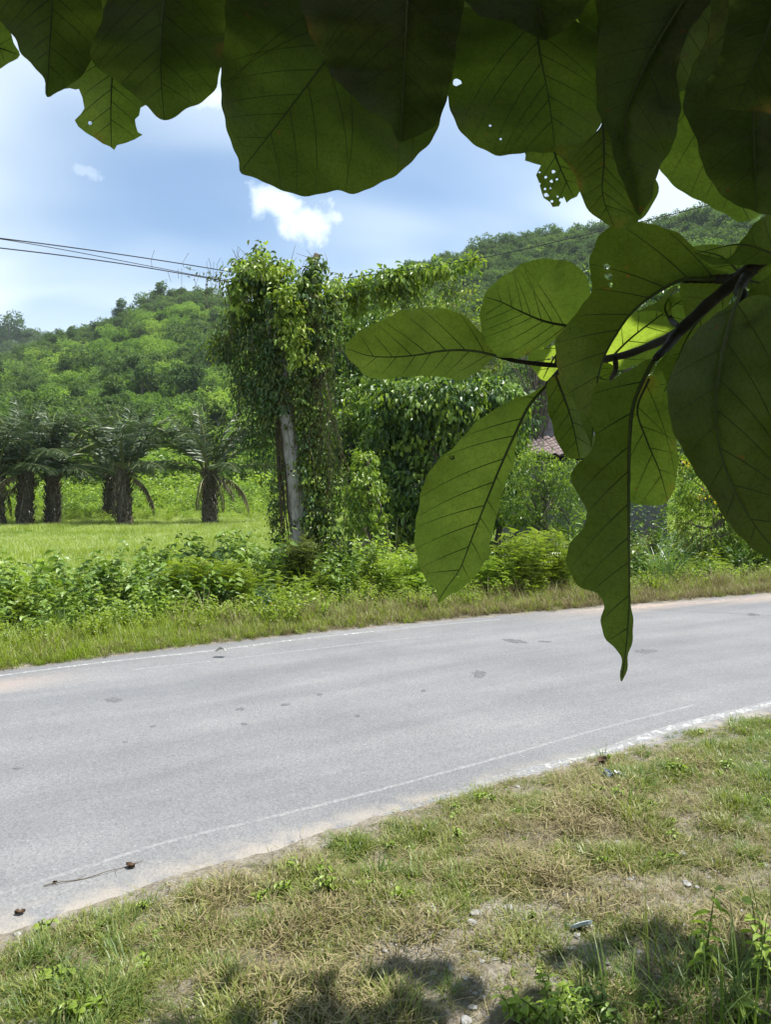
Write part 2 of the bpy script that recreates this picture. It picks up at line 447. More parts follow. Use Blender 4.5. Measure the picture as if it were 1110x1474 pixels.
def asphalt_material():
    m, nt, N, L = new_mat('asphalt')
    out = N.new('ShaderNodeOutputMaterial'); p = N.new('ShaderNodeBsdfPrincipled')
    g = N.new('ShaderNodeNewGeometry')
    def nz(s, d=6, r=.6, w=None):
        n = N.new('ShaderNodeTexNoise'); n.inputs['Scale'].default_value = s; n.inputs['Detail'].default_value = d; n.inputs['Roughness'].default_value = r
        L.new(w or g.outputs['Position'], n.inputs[0]); return n.outputs[0]
    def att(n):
        a = N.new('ShaderNodeAttribute'); a.attribute_name = n; return a.outputs['Fac']
    def mr(src, a, b, c=0, d=1):
        r = N.new('ShaderNodeMapRange'); r.interpolation_type = 'SMOOTHSTEP'
        for i, v in zip((1, 2, 3, 4), (a, b, c, d)): r.inputs[i].default_value = v
        L.new(src, r.inputs[0]); return r.outputs[0]
    def mul(a, b, op='MULTIPLY'):
        x = N.new('ShaderNodeMath'); x.operation = op
        for i, v in ((0, a), (1, b)):
            if isinstance(v, (int, float)): x.inputs[i].default_value = v
            else: L.new(v, x.inputs[i])
        return x.outputs[0]
    def mixc(f, a, b, bl='MIX'):
        x = N.new('ShaderNodeMix'); x.data_type = 'RGBA'; x.blend_type = bl
        L.new(f, x.inputs[0]) if not isinstance(f, float) else setattr(x.inputs[0], 'default_value', f)
        for i, v in ((6, a), (7, b)):
            if isinstance(v, tuple): x.inputs[i].default_value = (*v, 1)
            else: L.new(v, x.inputs[i])
        return x.outputs[2]
    # coordinates along the road, for long tyre-polished streaks
    cx = N.new('ShaderNodeCombineXYZ'); L.new(mul(att('along'), .12), cx.inputs[0]); L.new(att('latn'), cx.inputs[1])
    streak = nz(1.6, 4, .5, cx.outputs[0])
    base = ramp_node(N, [(.3, (.165, .165, .17)), (.7, (.198, .198, .202))]); L.new(nz(.9, 5), base.inputs[0])
    c = base.outputs[0]
    st = ramp_node(N, [(.35, (.82, .83, .85)), (.65, (1.08, 1.07, 1.06))]); L.new(streak, st.inputs[0])
    c = mixc(1.0, c, st.outputs[0], 'MULTIPLY')
    v = N.new('ShaderNodeTexVoronoi'); v.inputs['Scale'].default_value = 75; L.new(g.outputs['Position'], v.inputs[0])
    sp = ramp_node(N, [(0, (.68, .68, .70)), (.5, (.95, .95, .95)), (.9, (1.1, 1.09, 1.08)), (1, (1.75, 1.72, 1.68))]); L.new(v.outputs['Color'], sp.inputs[0])
    c = mixc(.75, c, sp.outputs[0], 'MULTIPLY')
    fine = ramp_node(N, [(.32, (.74, .74, .76)), (.5, (1, 1, 1)), (.7, (1.22, 1.22, 1.2))]); L.new(nz(95, 3, .7), fine.inputs[0])
    c = mixc(.6, c, fine.outputs[0], 'MULTIPLY')
    # spots of bitumen and stains
    blot = mr(nz(2.3, 3, .45), .69, .74); c = mixc(mul(blot, .3), c, (.12, .12, .125))
    # pinkish sand washed along the far side
    sandn = mr(nz(.8, 6, .6, cx.outputs[0]), .34, .52)
    lf = att('latf'); sand = mul(mul(mr(lf, .32, .6), mr(lf, .65, 1.25, 1, 0)), sandn)
    sl = mul(mr(att('along'), -1.7, -4.2), sand); sr = mul(mr(att('along'), 3.5, 6.5), mul(mr(lf, .9, .1), sandn))
    c = mixc(mul(mul(sl, sr, 'MAXIMUM'), .85), c, (.40, .30, .235))
    # broken shoulder, coarser and darker past the far paint
    sh = mul(mr(lf, .75, .45), mr(nz(9, 5), .35, .6)); c = mixc(mul(sh, .45), c, (.14, .135, .13))
    # dust and soil on the near edge
    du = mul(mr(att('latn'), .30, .0), mr(nz(5, 6), .36, .6)); c = mixc(mul(du, .8), c, (.31, .275, .235))
    L.new(c, p.inputs['Base Color'])
    p.inputs['Roughness'].default_value = .82; p.inputs['Specular IOR Level'].default_value = .3
    b = N.new('ShaderNodeBump'); b.inputs['Strength'].default_value = .55; b.inputs['Distance'].default_value = .006
    L.new(v.outputs['Distance'], b.inputs['Height']); L.new(b.outputs[0], p.inputs['Normal'])
    L.new(p.outputs[0], out.inputs[0])
    return m

def build_road():
    xs = np.concatenate([-np.geomspace(30, 5, 30), np.arange(-4.9, 9, .06), np.geomspace(9, 60, 40)])
    K = 16
    a, b = y_near(xs), y_far(xs)
    a = a + (fbm(xs * 2.2, xs * 0 + 3, 3) - .5) * .14 + (fbm(xs * 9, xs * 0 + 8, 2) - .5) * .07
    b = b + (fbm(xs * 1.5, xs * 0 + 30, 4) - .5) * .16
    t = np.linspace(0, 1, K)
    Y = a[None] * (1 - t[:, None]) + b[None] * t[:, None]; X = np.repeat(xs[None], K, 0)
    Z = .004 + 0 * X
    ln = (Y - y_near(X)) * .80; lf = (y_far(X) - Y) * .80
    me = make_mesh('road', np.stack([X, Y, Z], -1), [grid_faces(len(xs), K)], [asphalt_material()], True,
                   {'latn': ln.ravel(), 'latf': lf.ravel(), 'along': (X * .85 + Y * .5 - 3.4).ravel()})
    tag(obj('road', me), kind='structure')
build_road()
def road_z(x, y):
    a, b = y_near(x), y_far(x); return .004 + 0 * (x + y)

def paint_material(name, w0, w1, col=(.68, .67, .64)):
    m, nt, N, L = new_mat(name)
    out = N.new('ShaderNodeOutputMaterial'); p = N.new('ShaderNodeBsdfPrincipled'); p.inputs['Roughness'].default_value = .7
    g = N.new('ShaderNodeNewGeometry')
    n = N.new('ShaderNodeTexNoise'); n.inputs['Scale'].default_value = 13; n.inputs['Detail'].default_value = 8; n.inputs['Roughness'].default_value = .72
    L.new(g.outputs['Position'], n.inputs[0])
    a = N.new('ShaderNodeAttribute'); a.attribute_name = 'wear'
    s = N.new('ShaderNodeMath'); s.operation = 'SUBTRACT'; L.new(n.outputs[0], s.inputs[0]); L.new(a.outputs['Fac'], s.inputs[1])
    r = N.new('ShaderNodeMapRange'); r.inputs[1].default_value = w0; r.inputs[2].default_value = w1; L.new(s.outputs[0], r.inputs[0])
    v = N.new('ShaderNodeTexVoronoi'); v.inputs['Scale'].default_value = 75; L.new(g.outputs['Position'], v.inputs[0])
    sp = ramp_node(N, [(0, (.14, .14, .145)), (.5, (.185, .185, .188)), (1, (.26, .26, .255))]); L.new(v.outputs['Color'], sp.inputs[0])
    mx = N.new('ShaderNodeMix'); mx.data_type = 'RGBA'; L.new(r.outputs[0], mx.inputs[0]); L.new(sp.outputs[0], mx.inputs[6]); mx.inputs[7].default_value = (*col, 1)
    L.new(mx.outputs[2], p.inputs['Base Color']); L.new(p.outputs[0], out.inputs[0])
    return m

def strip(name, px, width, mat, wear, n=220):
    X, Y = pxw(px, .02); P = resample(np.stack([X, Y], -1), n)
    T = unit(np.gradient(P, axis=0)); S = np.stack([-T[:, 1], T[:, 0]], -1)
    w = width * .5 * (1 + .25 * (fbm(P[:, 0] * 7, P[:, 1] * 7, 3) - .5))
    rows = [P + S * w[:, None] * k for k in (-1, 0, 1)]
    V = np.concatenate([np.column_stack([r, road_z(r[:, 0], r[:, 1]) + .0005]) for r in rows])
    wr = np.concatenate([wear(P[:, 0], P[:, 1]) + .12 * abs(k) for k in (-1, 0, 1)])
    me = make_mesh(name, V, [grid_faces(n, 3)], [mat], True, {'wear': wr})
    return tag(obj(name, me), kind='structure')
strip('road_marking', [(1180, 992), (1110, 1010), (946, 1052), (877, 1076), (800, 1097), (718, 1118), (640, 1147), (560, 1172)], .115,
      paint_material('worn_white_paint', .47, .72), lambda x, y: smooth(1.4, .2, x) * .2 - .01)
strip('road_marking', [(1000, 1012), (870, 1045), (690, 1095), (500, 1145), (380, 1175), (250, 1205), (80, 1257), (-60, 1300)], .035,
      paint_material('faded_white_paint', .56, 1.0, (.27, .27, .265)), lambda x, y: smooth(.2, -2, x) * .04 + .0 * x)
strip('road_marking', [(-70, 979), (0, 970), (150, 951), (300, 935), (450, 916), (560, 905), (640, 897), (720, 890)], .075,
      paint_material('chipped_white_paint', .48, .70, (.74, .73, .71)), lambda x, y: smooth(-.5, 1.2, x) * .2)
strip('road_marking', [(190, 962), (300, 950), (420, 936), (540, 922), (620, 914)], .05,
      paint_material('older_faded_paint', .56, .8, (.5, .5, .49)), lambda x, y: 0 * x + .02)

# small dark patches and tar spots lying on the asphalt
M['tar'] = rough_mat('bitumen_patch', [(.075, .075, .08), (.115, .115, .12), (.155, .155, .16)], 30, bump=.4, bdist=.004)
def road_patch(px, py, wpx, hpx, seed):
    r = np.random.default_rng(seed); d = EYE * F / (py - HY); n = 20
    a = np.linspace(0, 2 * np.pi, n, endpoint=False); rr = 1 + .7 * (r.random(n) - .5) + .3 * np.sin(2 * a + seed)
    X = (px - HX) / F * d + np.cos(a) * rr * wpx / F * d * .5; Y = d + np.sin(a) * rr * (hpx / F * d * d / EYE) * .5
    z = road_z(X, Y)
    cx, cy = X.mean(), Y.mean()
    V = np.concatenate([np.column_stack([X, Y, z + .0012]), np.column_stack([cx + (X - cx) * .9, cy + (Y - cy) * .9, z + .0022]), [[cx, cy, road_z(cx, cy) + .0024]]])
    i = np.arange(n); j = (i + 1) % n
    me = make_mesh('road_patch', V, [np.stack([i, j, j + n, i + n], -1), np.stack([i + n, j + n, 0 * i + 2 * n], -1)], [M['tar']], True)
    tag(obj('road_patch', me), kind='structure')
for k, p in enumerate([(741, 923, 30, 6), (163, 1008, 26, 5), (690, 970, 22, 8), (345, 1021, 9, 3), (410, 1015, 11, 4), (24, 1107, 12, 4),
                       (351, 1043, 9, 3), (460, 1000, 8, 3), (515, 1031, 9, 3), (220, 1046, 9, 3), (930, 938, 26, 6), (345, 1022, 10, 3),
                       (785, 924, 14, 3), (180, 1069, 8, 2), (610, 995, 8, 3), (1085, 885, 20, 3)]):
    road_patch(*p, seed=k + 3)

# the dark wooded ridge far behind on the left
def build_ridge():
    th = np.linspace(-1.0, .3, 120); ds = np.linspace(420, 760, 26)
    T, D = np.meshgrid(th, ds)
    py = np.interp(T, [-1, -.6, -.46, -.40, -.33, -.25, 0, .3], [560, 500, 490, 493, 488, 490, 510, 560])
    zs = EYE + (HY - py) / F * 620 * np.cos(T); t = (D - 420) / 200
    Z = zs * np.where(t < 1, t, 1 - .3 * (t - 1)) + (fbm(T * 30, D / 60) - .5) * 10 * smooth(0, .4, t)
    me = make_mesh('hill', np.stack([np.sin(T) * D, np.cos(T) * D, Z], -1), [grid_faces(120, 26)],
                   [rough_mat('far_hill_cover', [(.015, .03, .012), (.03, .055, .02)], .05)], True)
    tag(obj('hill', me), kind='structure')
    return lambda t, d: (EYE + (HY - np.interp(t, [-1, -.6, -.46, -.40, -.33, -.25, 0, .3], [560, 500, 490, 493, 488, 490, 510, 560])) / F * 620 * np.cos(t)) * np.where((d - 420) / 200 < 1, (d - 420) / 200, 1 - .3 * ((d - 420) / 200 - 1))
ridge_z = build_ridge()
# ------------------------------------------------------------------ the big-leaved tree overhead
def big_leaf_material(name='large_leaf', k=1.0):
    m, nt, N, L = new_mat(name)
    out = N.new('ShaderNodeOutputMaterial')
    tc = N.new('ShaderNodeTexCoord'); oi = N.new('ShaderNodeObjectInfo')
    v = N.new('ShaderNodeTexVoronoi'); v.feature = 'DISTANCE_TO_EDGE'; v.inputs['Scale'].default_value = 120
    wn = N.new('ShaderNodeTexNoise'); wn.inputs['Scale'].default_value = 40; L.new(tc.outputs['Object'], wn.inputs[0])
    wm = N.new('ShaderNodeMix'); wm.data_type = 'RGBA'; wm.inputs[0].default_value = .03; L.new(tc.outputs['Object'], wm.inputs[6]); L.new(wn.outputs['Color'], wm.inputs[7])
    L.new(wm.outputs[2], v.inputs[0])
    vr = ramp_node(N, [(0, (.74, .74, .74)), (.07, (.98, .98, .98)), (.4, (1, 1, 1))]); L.new(v.outputs['Distance'], vr.inputs[0])
    n = N.new('ShaderNodeTexNoise'); n.inputs['Scale'].default_value = 14; n.inputs['Detail'].default_value = 5; L.new(tc.outputs['Object'], n.inputs[0])
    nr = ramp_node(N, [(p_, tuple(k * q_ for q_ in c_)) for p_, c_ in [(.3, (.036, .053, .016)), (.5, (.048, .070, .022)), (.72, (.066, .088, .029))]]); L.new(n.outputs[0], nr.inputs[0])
    # small brown blemishes
    b = N.new('ShaderNodeTexNoise'); b.inputs['Scale'].default_value = 55; b.inputs['Detail'].default_value = 2; L.new(tc.outputs['Object'], b.inputs[0])
    br = N.new('ShaderNodeMapRange'); br.inputs[1].default_value = .735; br.inputs[2].default_value = .76; L.new(b.outputs[0], br.inputs[0])
    m0 = N.new('ShaderNodeMix'); m0.data_type = 'RGBA'; L.new(br.outputs[0], m0.inputs[0]); L.new(nr.outputs[0], m0.inputs[6]); m0.inputs[7].default_value = (.09, .06, .025, 1)
    # dry brown rim, by the leaf's own edge distance
    a = N.new('ShaderNodeAttribute'); a.attribute_name = 'rim'
    ar = N.new('ShaderNodeMapRange'); ar.inputs[1].default_value = .012; ar.inputs[2].default_value = .0; L.new(a.outputs['Fac'], ar.inputs[0])
    an = N.new('ShaderNodeMapRange'); an.inputs[1].default_value = .62; an.inputs[2].default_value = .74; L.new(n.outputs[0], an.inputs[0])
    am = N.new('ShaderNodeMath'); am.operation = 'MULTIPLY'; L.new(ar.outputs[0], am.inputs[0]); L.new(an.outputs[0], am.inputs[1])
    m1 = N.new('ShaderNodeMix'); m1.data_type = 'RGBA'; L.new(am.outputs[0], m1.inputs[0]); L.new(m0.outputs[2], m1.inputs[6]); m1.inputs[7].default_value = (.13, .07, .03, 1)
    m2 = N.new('ShaderNodeMix'); m2.data_type = 'RGBA'; m2.blend_type = 'MULTIPLY'; m2.inputs[0].default_value = 1
    L.new(m1.outputs[2], m2.inputs[6]); L.new(vr.outputs[0], m2.inputs[7])
    p = N.new('ShaderNodeBsdfPrincipled'); p.inputs['Roughness'].default_value = .5; p.inputs['Specular IOR Level'].default_value = .18
    L.new(m2.outputs[2], p.inputs['Base Color'])
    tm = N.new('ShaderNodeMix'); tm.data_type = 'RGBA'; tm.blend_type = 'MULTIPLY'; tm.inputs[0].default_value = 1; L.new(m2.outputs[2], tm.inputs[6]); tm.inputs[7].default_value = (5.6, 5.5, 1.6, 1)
    t = N.new('ShaderNodeBsdfTranslucent'); L.new(tm.outputs[2], t.inputs[0])
    bu = N.new('ShaderNodeBump'); bu.inputs['Strength'].default_value = .25; bu.inputs['Distance'].default_value = .002; L.new(v.outputs['Distance'], bu.inputs['Height'])
    L.new(bu.outputs[0], p.inputs['Normal'])
    mx = N.new('ShaderNodeMixShader'); mx.inputs[0].default_value = .46; L.new(p.outputs[0], mx.inputs[1]); L.new(t.outputs[0], mx.inputs[2])
    L.new(mx.outputs[0], out.inputs[0])
    return m
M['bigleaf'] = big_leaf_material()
M['litleaf'] = big_leaf_material('lit_large_leaf', 1.55)  # same leaf with a paler colour, so the brighter light is painted in

def in_poly(P, poly):
    x, y = P[:, 0][:, None], P[:, 1][:, None]
    x0, y0 = poly[:, 0][None], poly[:, 1][None]; x1, y1 = np.roll(poly[:, 0], -1)[None], np.roll(poly[:, 1], -1)[None]
    c = ((y0 > y) != (y1 > y)) & (x < (x1 - x0) * (y - y0) / (y1 - y0 + 1e-12) + x0)
    return c.sum(1) % 2 == 1
def seg_dist(P, line, closed=False):
    a = line; b = np.roll(line, -1, 0) if closed else line[1:]
    a = a if closed else a[:-1]
    ab = b - a; t = np.clip(((P[:, None] - a[None]) * ab[None]).sum(-1) / ((ab ** 2).sum(-1)[None] + 1e-9), 0, 1)
    q = a[None] + t[..., None] * ab[None]; dv = P[:, None] - q; D = np.linalg.norm(dv, axis=-1)
    k = D.argmin(1); r = np.arange(len(P))
    cr = ab[k, 0] * dv[r, k, 1] - ab[k, 1] * dv[r, k, 0]
    seg = np.linalg.norm(ab, axis=1); cum = np.concatenate([[0], np.cumsum(seg)[:-1]])
    return D[r, k], np.sign(cr), (cum[k] + t[r, k] * seg[k]) / seg.sum()

TREE = thing('shade_tree', 'tree with very large rounded leaves hanging over the camera, dark against the sky', 'tree', (1.95, .55, .06))
TO = np.array(TREE.location)
LEAVES = []
def big_leaf(poly, mid, d0, a=0.0, b=.12, fold=.10, wave=.012, holes=(), label=None, seed=1, nv=7, soft=True, mr=3.2, va=52, mat='bigleaf'):
    """outline and midrib as drawn from the photo; d0 m away, tilted by a (sideways) and b (downwards), folded along its midrib"""
    r = np.random.default_rng(seed)
    poly = np.array(poly, float); mid = np.array(mid, float)
    if soft:
        c = np.vstack([poly, poly[:1]]); per = np.linalg.norm(np.diff(c, axis=0), axis=1).sum()
        # closed smoothing: pad both ends, resample, cut
        pad = np.vstack([poly[-3:], poly, poly[:4]])
        s = np.concatenate([[0], np.cumsum(np.linalg.norm(np.diff(pad, axis=0), axis=1))])
        q = resample(pad, int(s[-1] / 2)); t = np.linspace(0, s[-1], len(q))
        k = (t >= s[3]) & (t < s[3 + len(poly)]); q = q[k]
        poly = q[::max(1, int(7 / 2))]
        ang = np.arange(len(poly)); nrm = unit(np.roll(poly, -1, 0) - np.roll(poly, 1, 0))
        poly = poly + np.stack([nrm[:, 1], -nrm[:, 0]], -1) * (.9 * np.sin(ang * .55 + seed) + .8 * np.sin(ang * 1.13 + 2 * seed))[:, None]
    m = resample(mid, 40)
    lo, hi = poly.min(0), poly.max(0); g = 13.0
    gx, gy = np.meshgrid(np.arange(lo[0], hi[0], g), np.arange(lo[1], hi[1], g)); gx = gx + (np.arange(gx.shape[0]) % 2)[:, None] * g / 2
    P = np.stack([gx.ravel(), gy.ravel()], -1)
    P = P[in_poly(P, poly)]
    if len(P): P = P[seg_dist(P, poly, True)[0] > 5]
    pts = [tuple(p) for p in poly]; edges = []
    hp = []
    for (hx, hy, hr) in holes:
        n = 9 if hr > 4 else 6; aa = np.linspace(0, 2 * np.pi, n, endpoint=False) + r.random()
        rr = hr * (1 + .5 * (r.random(n) - .5)); h = np.stack([hx + np.cos(aa) * rr, hy + np.sin(aa) * rr * .9], -1); hp.append(h)
        k0 = len(pts); pts += [tuple(p) for p in h]; edges += [(k0 + i, k0 + (i + 1) % n) for i in range(n)]
        P = P[np.hypot(P[:, 0] - hx, P[:, 1] - hy) > hr * 1.5 + 1] if len(P) else P
    mk = m[in_poly(m, poly)]; mk = mk[seg_dist(mk, poly, True)[0] > 4] if len(mk) else mk
    if len(mk) and len(P):
        P = P[seg_dist(P, m)[0] > 5]; P = np.vstack([P, mk])
    pts += [tuple(p) for p in P]
    res = geometry.delaunay_2d_cdt([Vector(p) for p in pts], edges, [list(range(len(poly)))], 1, 1e-4)
    V2 = np.array([tuple(v) for v in res[0]]); Fc = np.array([f for f in res[2] if len(f) == 3], int)
    cen = V2[Fc].mean(1)
    for h in hp: 
        k = ~in_poly(cen, h); Fc = Fc[k]; cen = cen[k]
    C = poly.mean(0)
    def depth(p):
        p = np.asarray(p, float).reshape(-1, 2)
        u = (p - C) / 300.0; sd, sg, t = seg_dist(p, m); s = sd / 300.0
        w = wave * (np.sin(u[:, 0] * 6.1 + seed) * np.sin(u[:, 1] * 5.3 + 2 * seed)) + wave * .8 * s * 3 * np.sin(t * (4.5 * np.pi) + sg * 1.1 + seed)
        quilt = .0022 * np.cos(t * nv * 2 * np.pi) * np.minimum(s * 8, 1)
        return (d0 + a * u[:, 0] + b * u[:, 1] + fold * s - .25 * fold * s * s + w + quilt) 
    dp = depth(V2); V3 = Wn(V2[:, 0], V2[:, 1], dp) - TO
    rim = seg_dist(V2, poly, True)[0] / F * d0
    me = make_mesh('leaf', V3, [Fc], [M[mat]], True, {'rim': rim})
    o = obj('leaf', me, TREE)
    if label: o['label'] = label
    LEAVES.append(o)
    # midrib and veins stand proud of the underside
    G = Geo(); mp = m; md = depth(mp); tt = np.linspace(0, 1, len(mp))
    rad = mr * (1 - .78 * tt) * md / F * .62
    V, f = tube(Wn(mp[:, 0], mp[:, 1], md - rad * .8) - TO, rad, 6); G.add(V, f)
    obj('midrib', G.mesh('midrib', [M['vein']], True), o)
    G = Geo(); cnt = 0
    for k in range(nv):
        for sgn in (-1, 1):
            t0 = .06 + .86 * (k + .25 * (sgn > 0) + .1 * r.random()) / nv
            i = min(int(t0 * 39), 38); p = m[i].copy(); tan = unit(m[i + 1] - m[i]); ln = [p.copy()]
            ang = math.radians(va + 8 * (r.random() - .5)); 
            for st in range(80):
                c_, s_ = math.cos(sgn * ang), math.sin(sgn * ang)
                dirv = np.array([tan[0] * c_ - tan[1] * s_, tan[0] * s_ + tan[1] * c_]); p = p + dirv * 6
                if not in_poly(p[None], poly)[0]: break
                ln.append(p.copy()); ang = max(ang - math.radians(.55 + .018 * st), math.radians(12))
            if len(ln) < 4: continue
            ln = np.array(ln); dv = depth(ln); q = np.linspace(0, 1, len(ln))
            rad = (.36 * mr * (1 - .25 * t0) * (1 - .8 * q) + .15) * dv / F * .58
            V, f = tube(Wn(ln[:, 0], ln[:, 1], dv - rad * .9 - .0006) - TO, rad, 4, False); G.add(V, f); cnt += 1
    if cnt:
        so = obj('side_veins', G.mesh('side_veins', [M['vein']], True), o); so['kind'] = 'stuff'
    return o

# top row, left to right
big_leaf([(-60, 10), (5, 30), (20, 60), (27, 79), (8, 93), (-20, 108), (-70, 90)], [(-70, 40), (-20, 62), (24, 78)], 1.02, b=.2, seed=2, mat='litleaf', nv=4, label='yellow green lobe of leaf lit through at the far left edge')
big_leaf([(-40, -60), (60, -75), (140, -40), (146, 20), (133, 80), (122, 102), (100, 124), (82, 132), (69, 140), (63, 117), (47, 94), (30, 76), (18, 52), (2, 32), (-30, 0)],
         [(70, -75), (74, 0), (70, 80), (67, 138)], .86, b=.2, seed=3)
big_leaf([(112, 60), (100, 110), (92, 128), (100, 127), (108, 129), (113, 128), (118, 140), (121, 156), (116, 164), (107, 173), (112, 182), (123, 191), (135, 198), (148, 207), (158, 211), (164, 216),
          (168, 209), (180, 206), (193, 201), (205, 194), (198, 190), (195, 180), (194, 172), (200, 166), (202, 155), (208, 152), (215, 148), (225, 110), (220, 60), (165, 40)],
         [(168, 40), (161, 110), (159, 160), (160, 212)], .98, b=.2, seed=4, mat='litleaf', soft=False, holes=[(129, 177, 3), (112, 150, 0.1)], label='small pale green leaf with chewed ragged tip', nv=6)
big_leaf([(160, -70), (250, -85), (330, -50), (325, 40), (318, 90), (311, 126), (292, 145), (264, 160), (237, 173), (220, 163), (200, 143), (172, 120), (150, 106), (134, 90), (130, 76), (146, 30), (156, -20)],
         [(240, -85), (235, 0), (231, 100), (236, 172)], .80, b=.22, seed=5)
big_leaf([(345, -70), (480, -95), (640, -60), (662, 20), (655, 90), (640, 152), (628, 190), (602, 224), (572, 250), (540, 268), (510, 278), (485, 275), (458, 280), (430, 281), (400, 272), (374, 258), (346, 249), (342, 226), (327, 192), (321, 158), (317, 124), (322, 60)],
         [(530, -40), (500, 40), (465, 92), (420, 152), (346, 247)], .76, b=.24, fold=.05, seed=6, mr=4)
big_leaf([(415, -60), (540, -90), (670, -60), (662, 40), (652, 100), (641, 150), (622, 186), (600, 196), (577, 203), (558, 178), (520, 150), (482, 112), (452, 60), (430, 0)],
         [(590, -90), (584, 60), (577, 202)], .62, b=.22, seed=7, mr=4, label='large blackish leaf hanging in front of a broader green one')
big_leaf([(672, 10), (690, 18), (760, 30), (830, 30), (866, 60), (875, 120), (866, 176), (846, 204), (816, 216), (788, 219), (745, 221), (715, 223), (690, 213), (665, 190), (650, 165), (645, 138), (643, 100), (650, 55)],
         [(770, -20), (775, 60), (790, 140), (800, 217)], .82, b=.22, fold=.08, seed=8, holes=[(658, 118, 6), (706, 181, 2), (721, 200, 1.8)])
big_leaf([(655, -70), (760, -90), (870, -70), (846, 8), (816, 40), (786, 58), (760, 46), (722, 30), (690, 22), (668, 0)], [(765, -90), (775, 0), (786, 56)], .68, b=.2, seed=9)
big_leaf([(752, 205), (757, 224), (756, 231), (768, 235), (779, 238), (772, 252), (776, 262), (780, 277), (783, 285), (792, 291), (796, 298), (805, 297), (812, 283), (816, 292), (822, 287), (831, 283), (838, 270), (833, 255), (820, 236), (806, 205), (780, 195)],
         [(790, 195), (806, 240), (826, 284)], .95, b=.2, seed=10, mat='litleaf', soft=False, nv=4,
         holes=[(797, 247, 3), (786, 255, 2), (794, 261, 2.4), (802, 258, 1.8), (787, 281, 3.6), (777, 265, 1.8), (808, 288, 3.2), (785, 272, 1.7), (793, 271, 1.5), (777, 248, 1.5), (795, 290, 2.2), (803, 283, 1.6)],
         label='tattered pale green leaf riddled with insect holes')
big_leaf([(800, 214), (832, 208), (858, 190), (878, 160), (898, 170), (905, 222), (918, 280), (925, 305), (918, 322), (900, 328), (882, 326), (870, 319), (855, 312), (842, 292), (833, 268), (822, 242)],
         [(868, 170), (870, 230), (868, 280), (884, 326)], .84, b=.1, seed=11, label='green leaf with a dried brown rim')
big_leaf([(872, -70), (970, -90), (1070, -60), (1012, 18), (986, 60), (976, 100), (980, 160), (972, 200), (952, 240), (943, 262), (936, 290), (921, 311), (906, 282), (891, 250), (880, 205), (862, 160), (858, 100), (864, 40)],
         [(1010, -40), (925, 105), (902, 165), (921, 308)], .66, b=.2, seed=12, fold=.16, label='black drooping leaf with a pointed tip')
big_leaf([(900, 262), (935, 246), (948, 262), (944, 286), (936, 300), (922, 318), (904, 300)], [(944, 240), (935, 280), (918, 316)], .90, b=.1, seed=13, nv=3)
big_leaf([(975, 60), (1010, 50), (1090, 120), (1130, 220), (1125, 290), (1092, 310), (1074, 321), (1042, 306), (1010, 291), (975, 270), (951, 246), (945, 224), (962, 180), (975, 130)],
         [(1010, 40), (1010, 150), (1040, 240), (1080, 318)], .92, b=.2, seed=14, mat='litleaf', label='green leaf lit through behind the black leaves at right')
big_leaf([(1035, -50), (1150, -60), (1180, 120), (1170, 300), (1112, 309), (1055, 292), (1024, 262), (1002, 200), (984, 150), (996, 100), (1020, 50)], [(1100, -60), (1085, 120), (1090, 306)], .60, b=.16, seed=15, label='broad black leaf at the top right edge')
big_leaf([(1070, -40), (1180, -50), (1190, 168), (1112, 163), (1062, 158), (1018, 148), (1040, 70)], [(1130, -50), (1100, 60), (1060, 155)], .52, b=.15, seed=16, fold=.04, label='nearest leaf, dull green with a straight lower edge')
big_leaf([(150, -90), (330, -110), (360, -20), (345, 40), (338, 85), (310, 100), (240, 60), (180, 30)], [(250, -110), (300, 0), (330, 84)], .95, b=.25, seed=17)
big_leaf([(560, -110), (760, -130), (960, -110), (980, 40), (930, 130), (870, 160), (780, 150), (680, 80), (600, 30)], [(780, -130), (800, 20), (850, 158)], 1.0, b=.3, seed=18)
big_leaf([(820, -110), (1000, -120), (1180, -90), (1170, 120), (1060, 150), (985, 130), (930, 160), (880, 110)], [(1010, -120), (980, 40), (935, 158)], .74, b=.2, seed=19)
big_leaf([(-60, -120), (120, -130), (220, -90), (215, 20), (140, 60), (60, 40), (-20, 0)], [(100, -130), (110, -20), (130, 58)], 1.0, b=.3, seed=20)
big_leaf([(310, -110), (470, -130), (560, -80), (540, 20), (440, 60), (350, 50), (318, 20)], [(450, -130), (430, -30), (400, 55)], .98, b=.3, seed=21)

# the twig on the right and its leaves
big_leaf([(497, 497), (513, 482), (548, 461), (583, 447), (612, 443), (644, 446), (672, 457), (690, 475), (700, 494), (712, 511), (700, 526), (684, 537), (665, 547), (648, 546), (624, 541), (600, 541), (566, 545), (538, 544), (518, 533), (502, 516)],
         [(714, 512), (685, 505.6), (637, 505), (600, 511), (562, 514), (531, 512), (500, 502)], 1.06, a=-.16, b=-.05, seed=30, mat='litleaf', va=48, label='oval green leaf pointing left at the end of the twig')
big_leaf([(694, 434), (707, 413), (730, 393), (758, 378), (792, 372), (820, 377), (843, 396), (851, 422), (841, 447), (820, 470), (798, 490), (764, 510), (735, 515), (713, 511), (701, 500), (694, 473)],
         [(822, 470), (786, 463), (747, 447), (720, 434), (700, 428)], 1.0, a=.05, b=.16, seed=31, mat='litleaf', mr=3.4, label='broad green leaf just above the one pointing left')
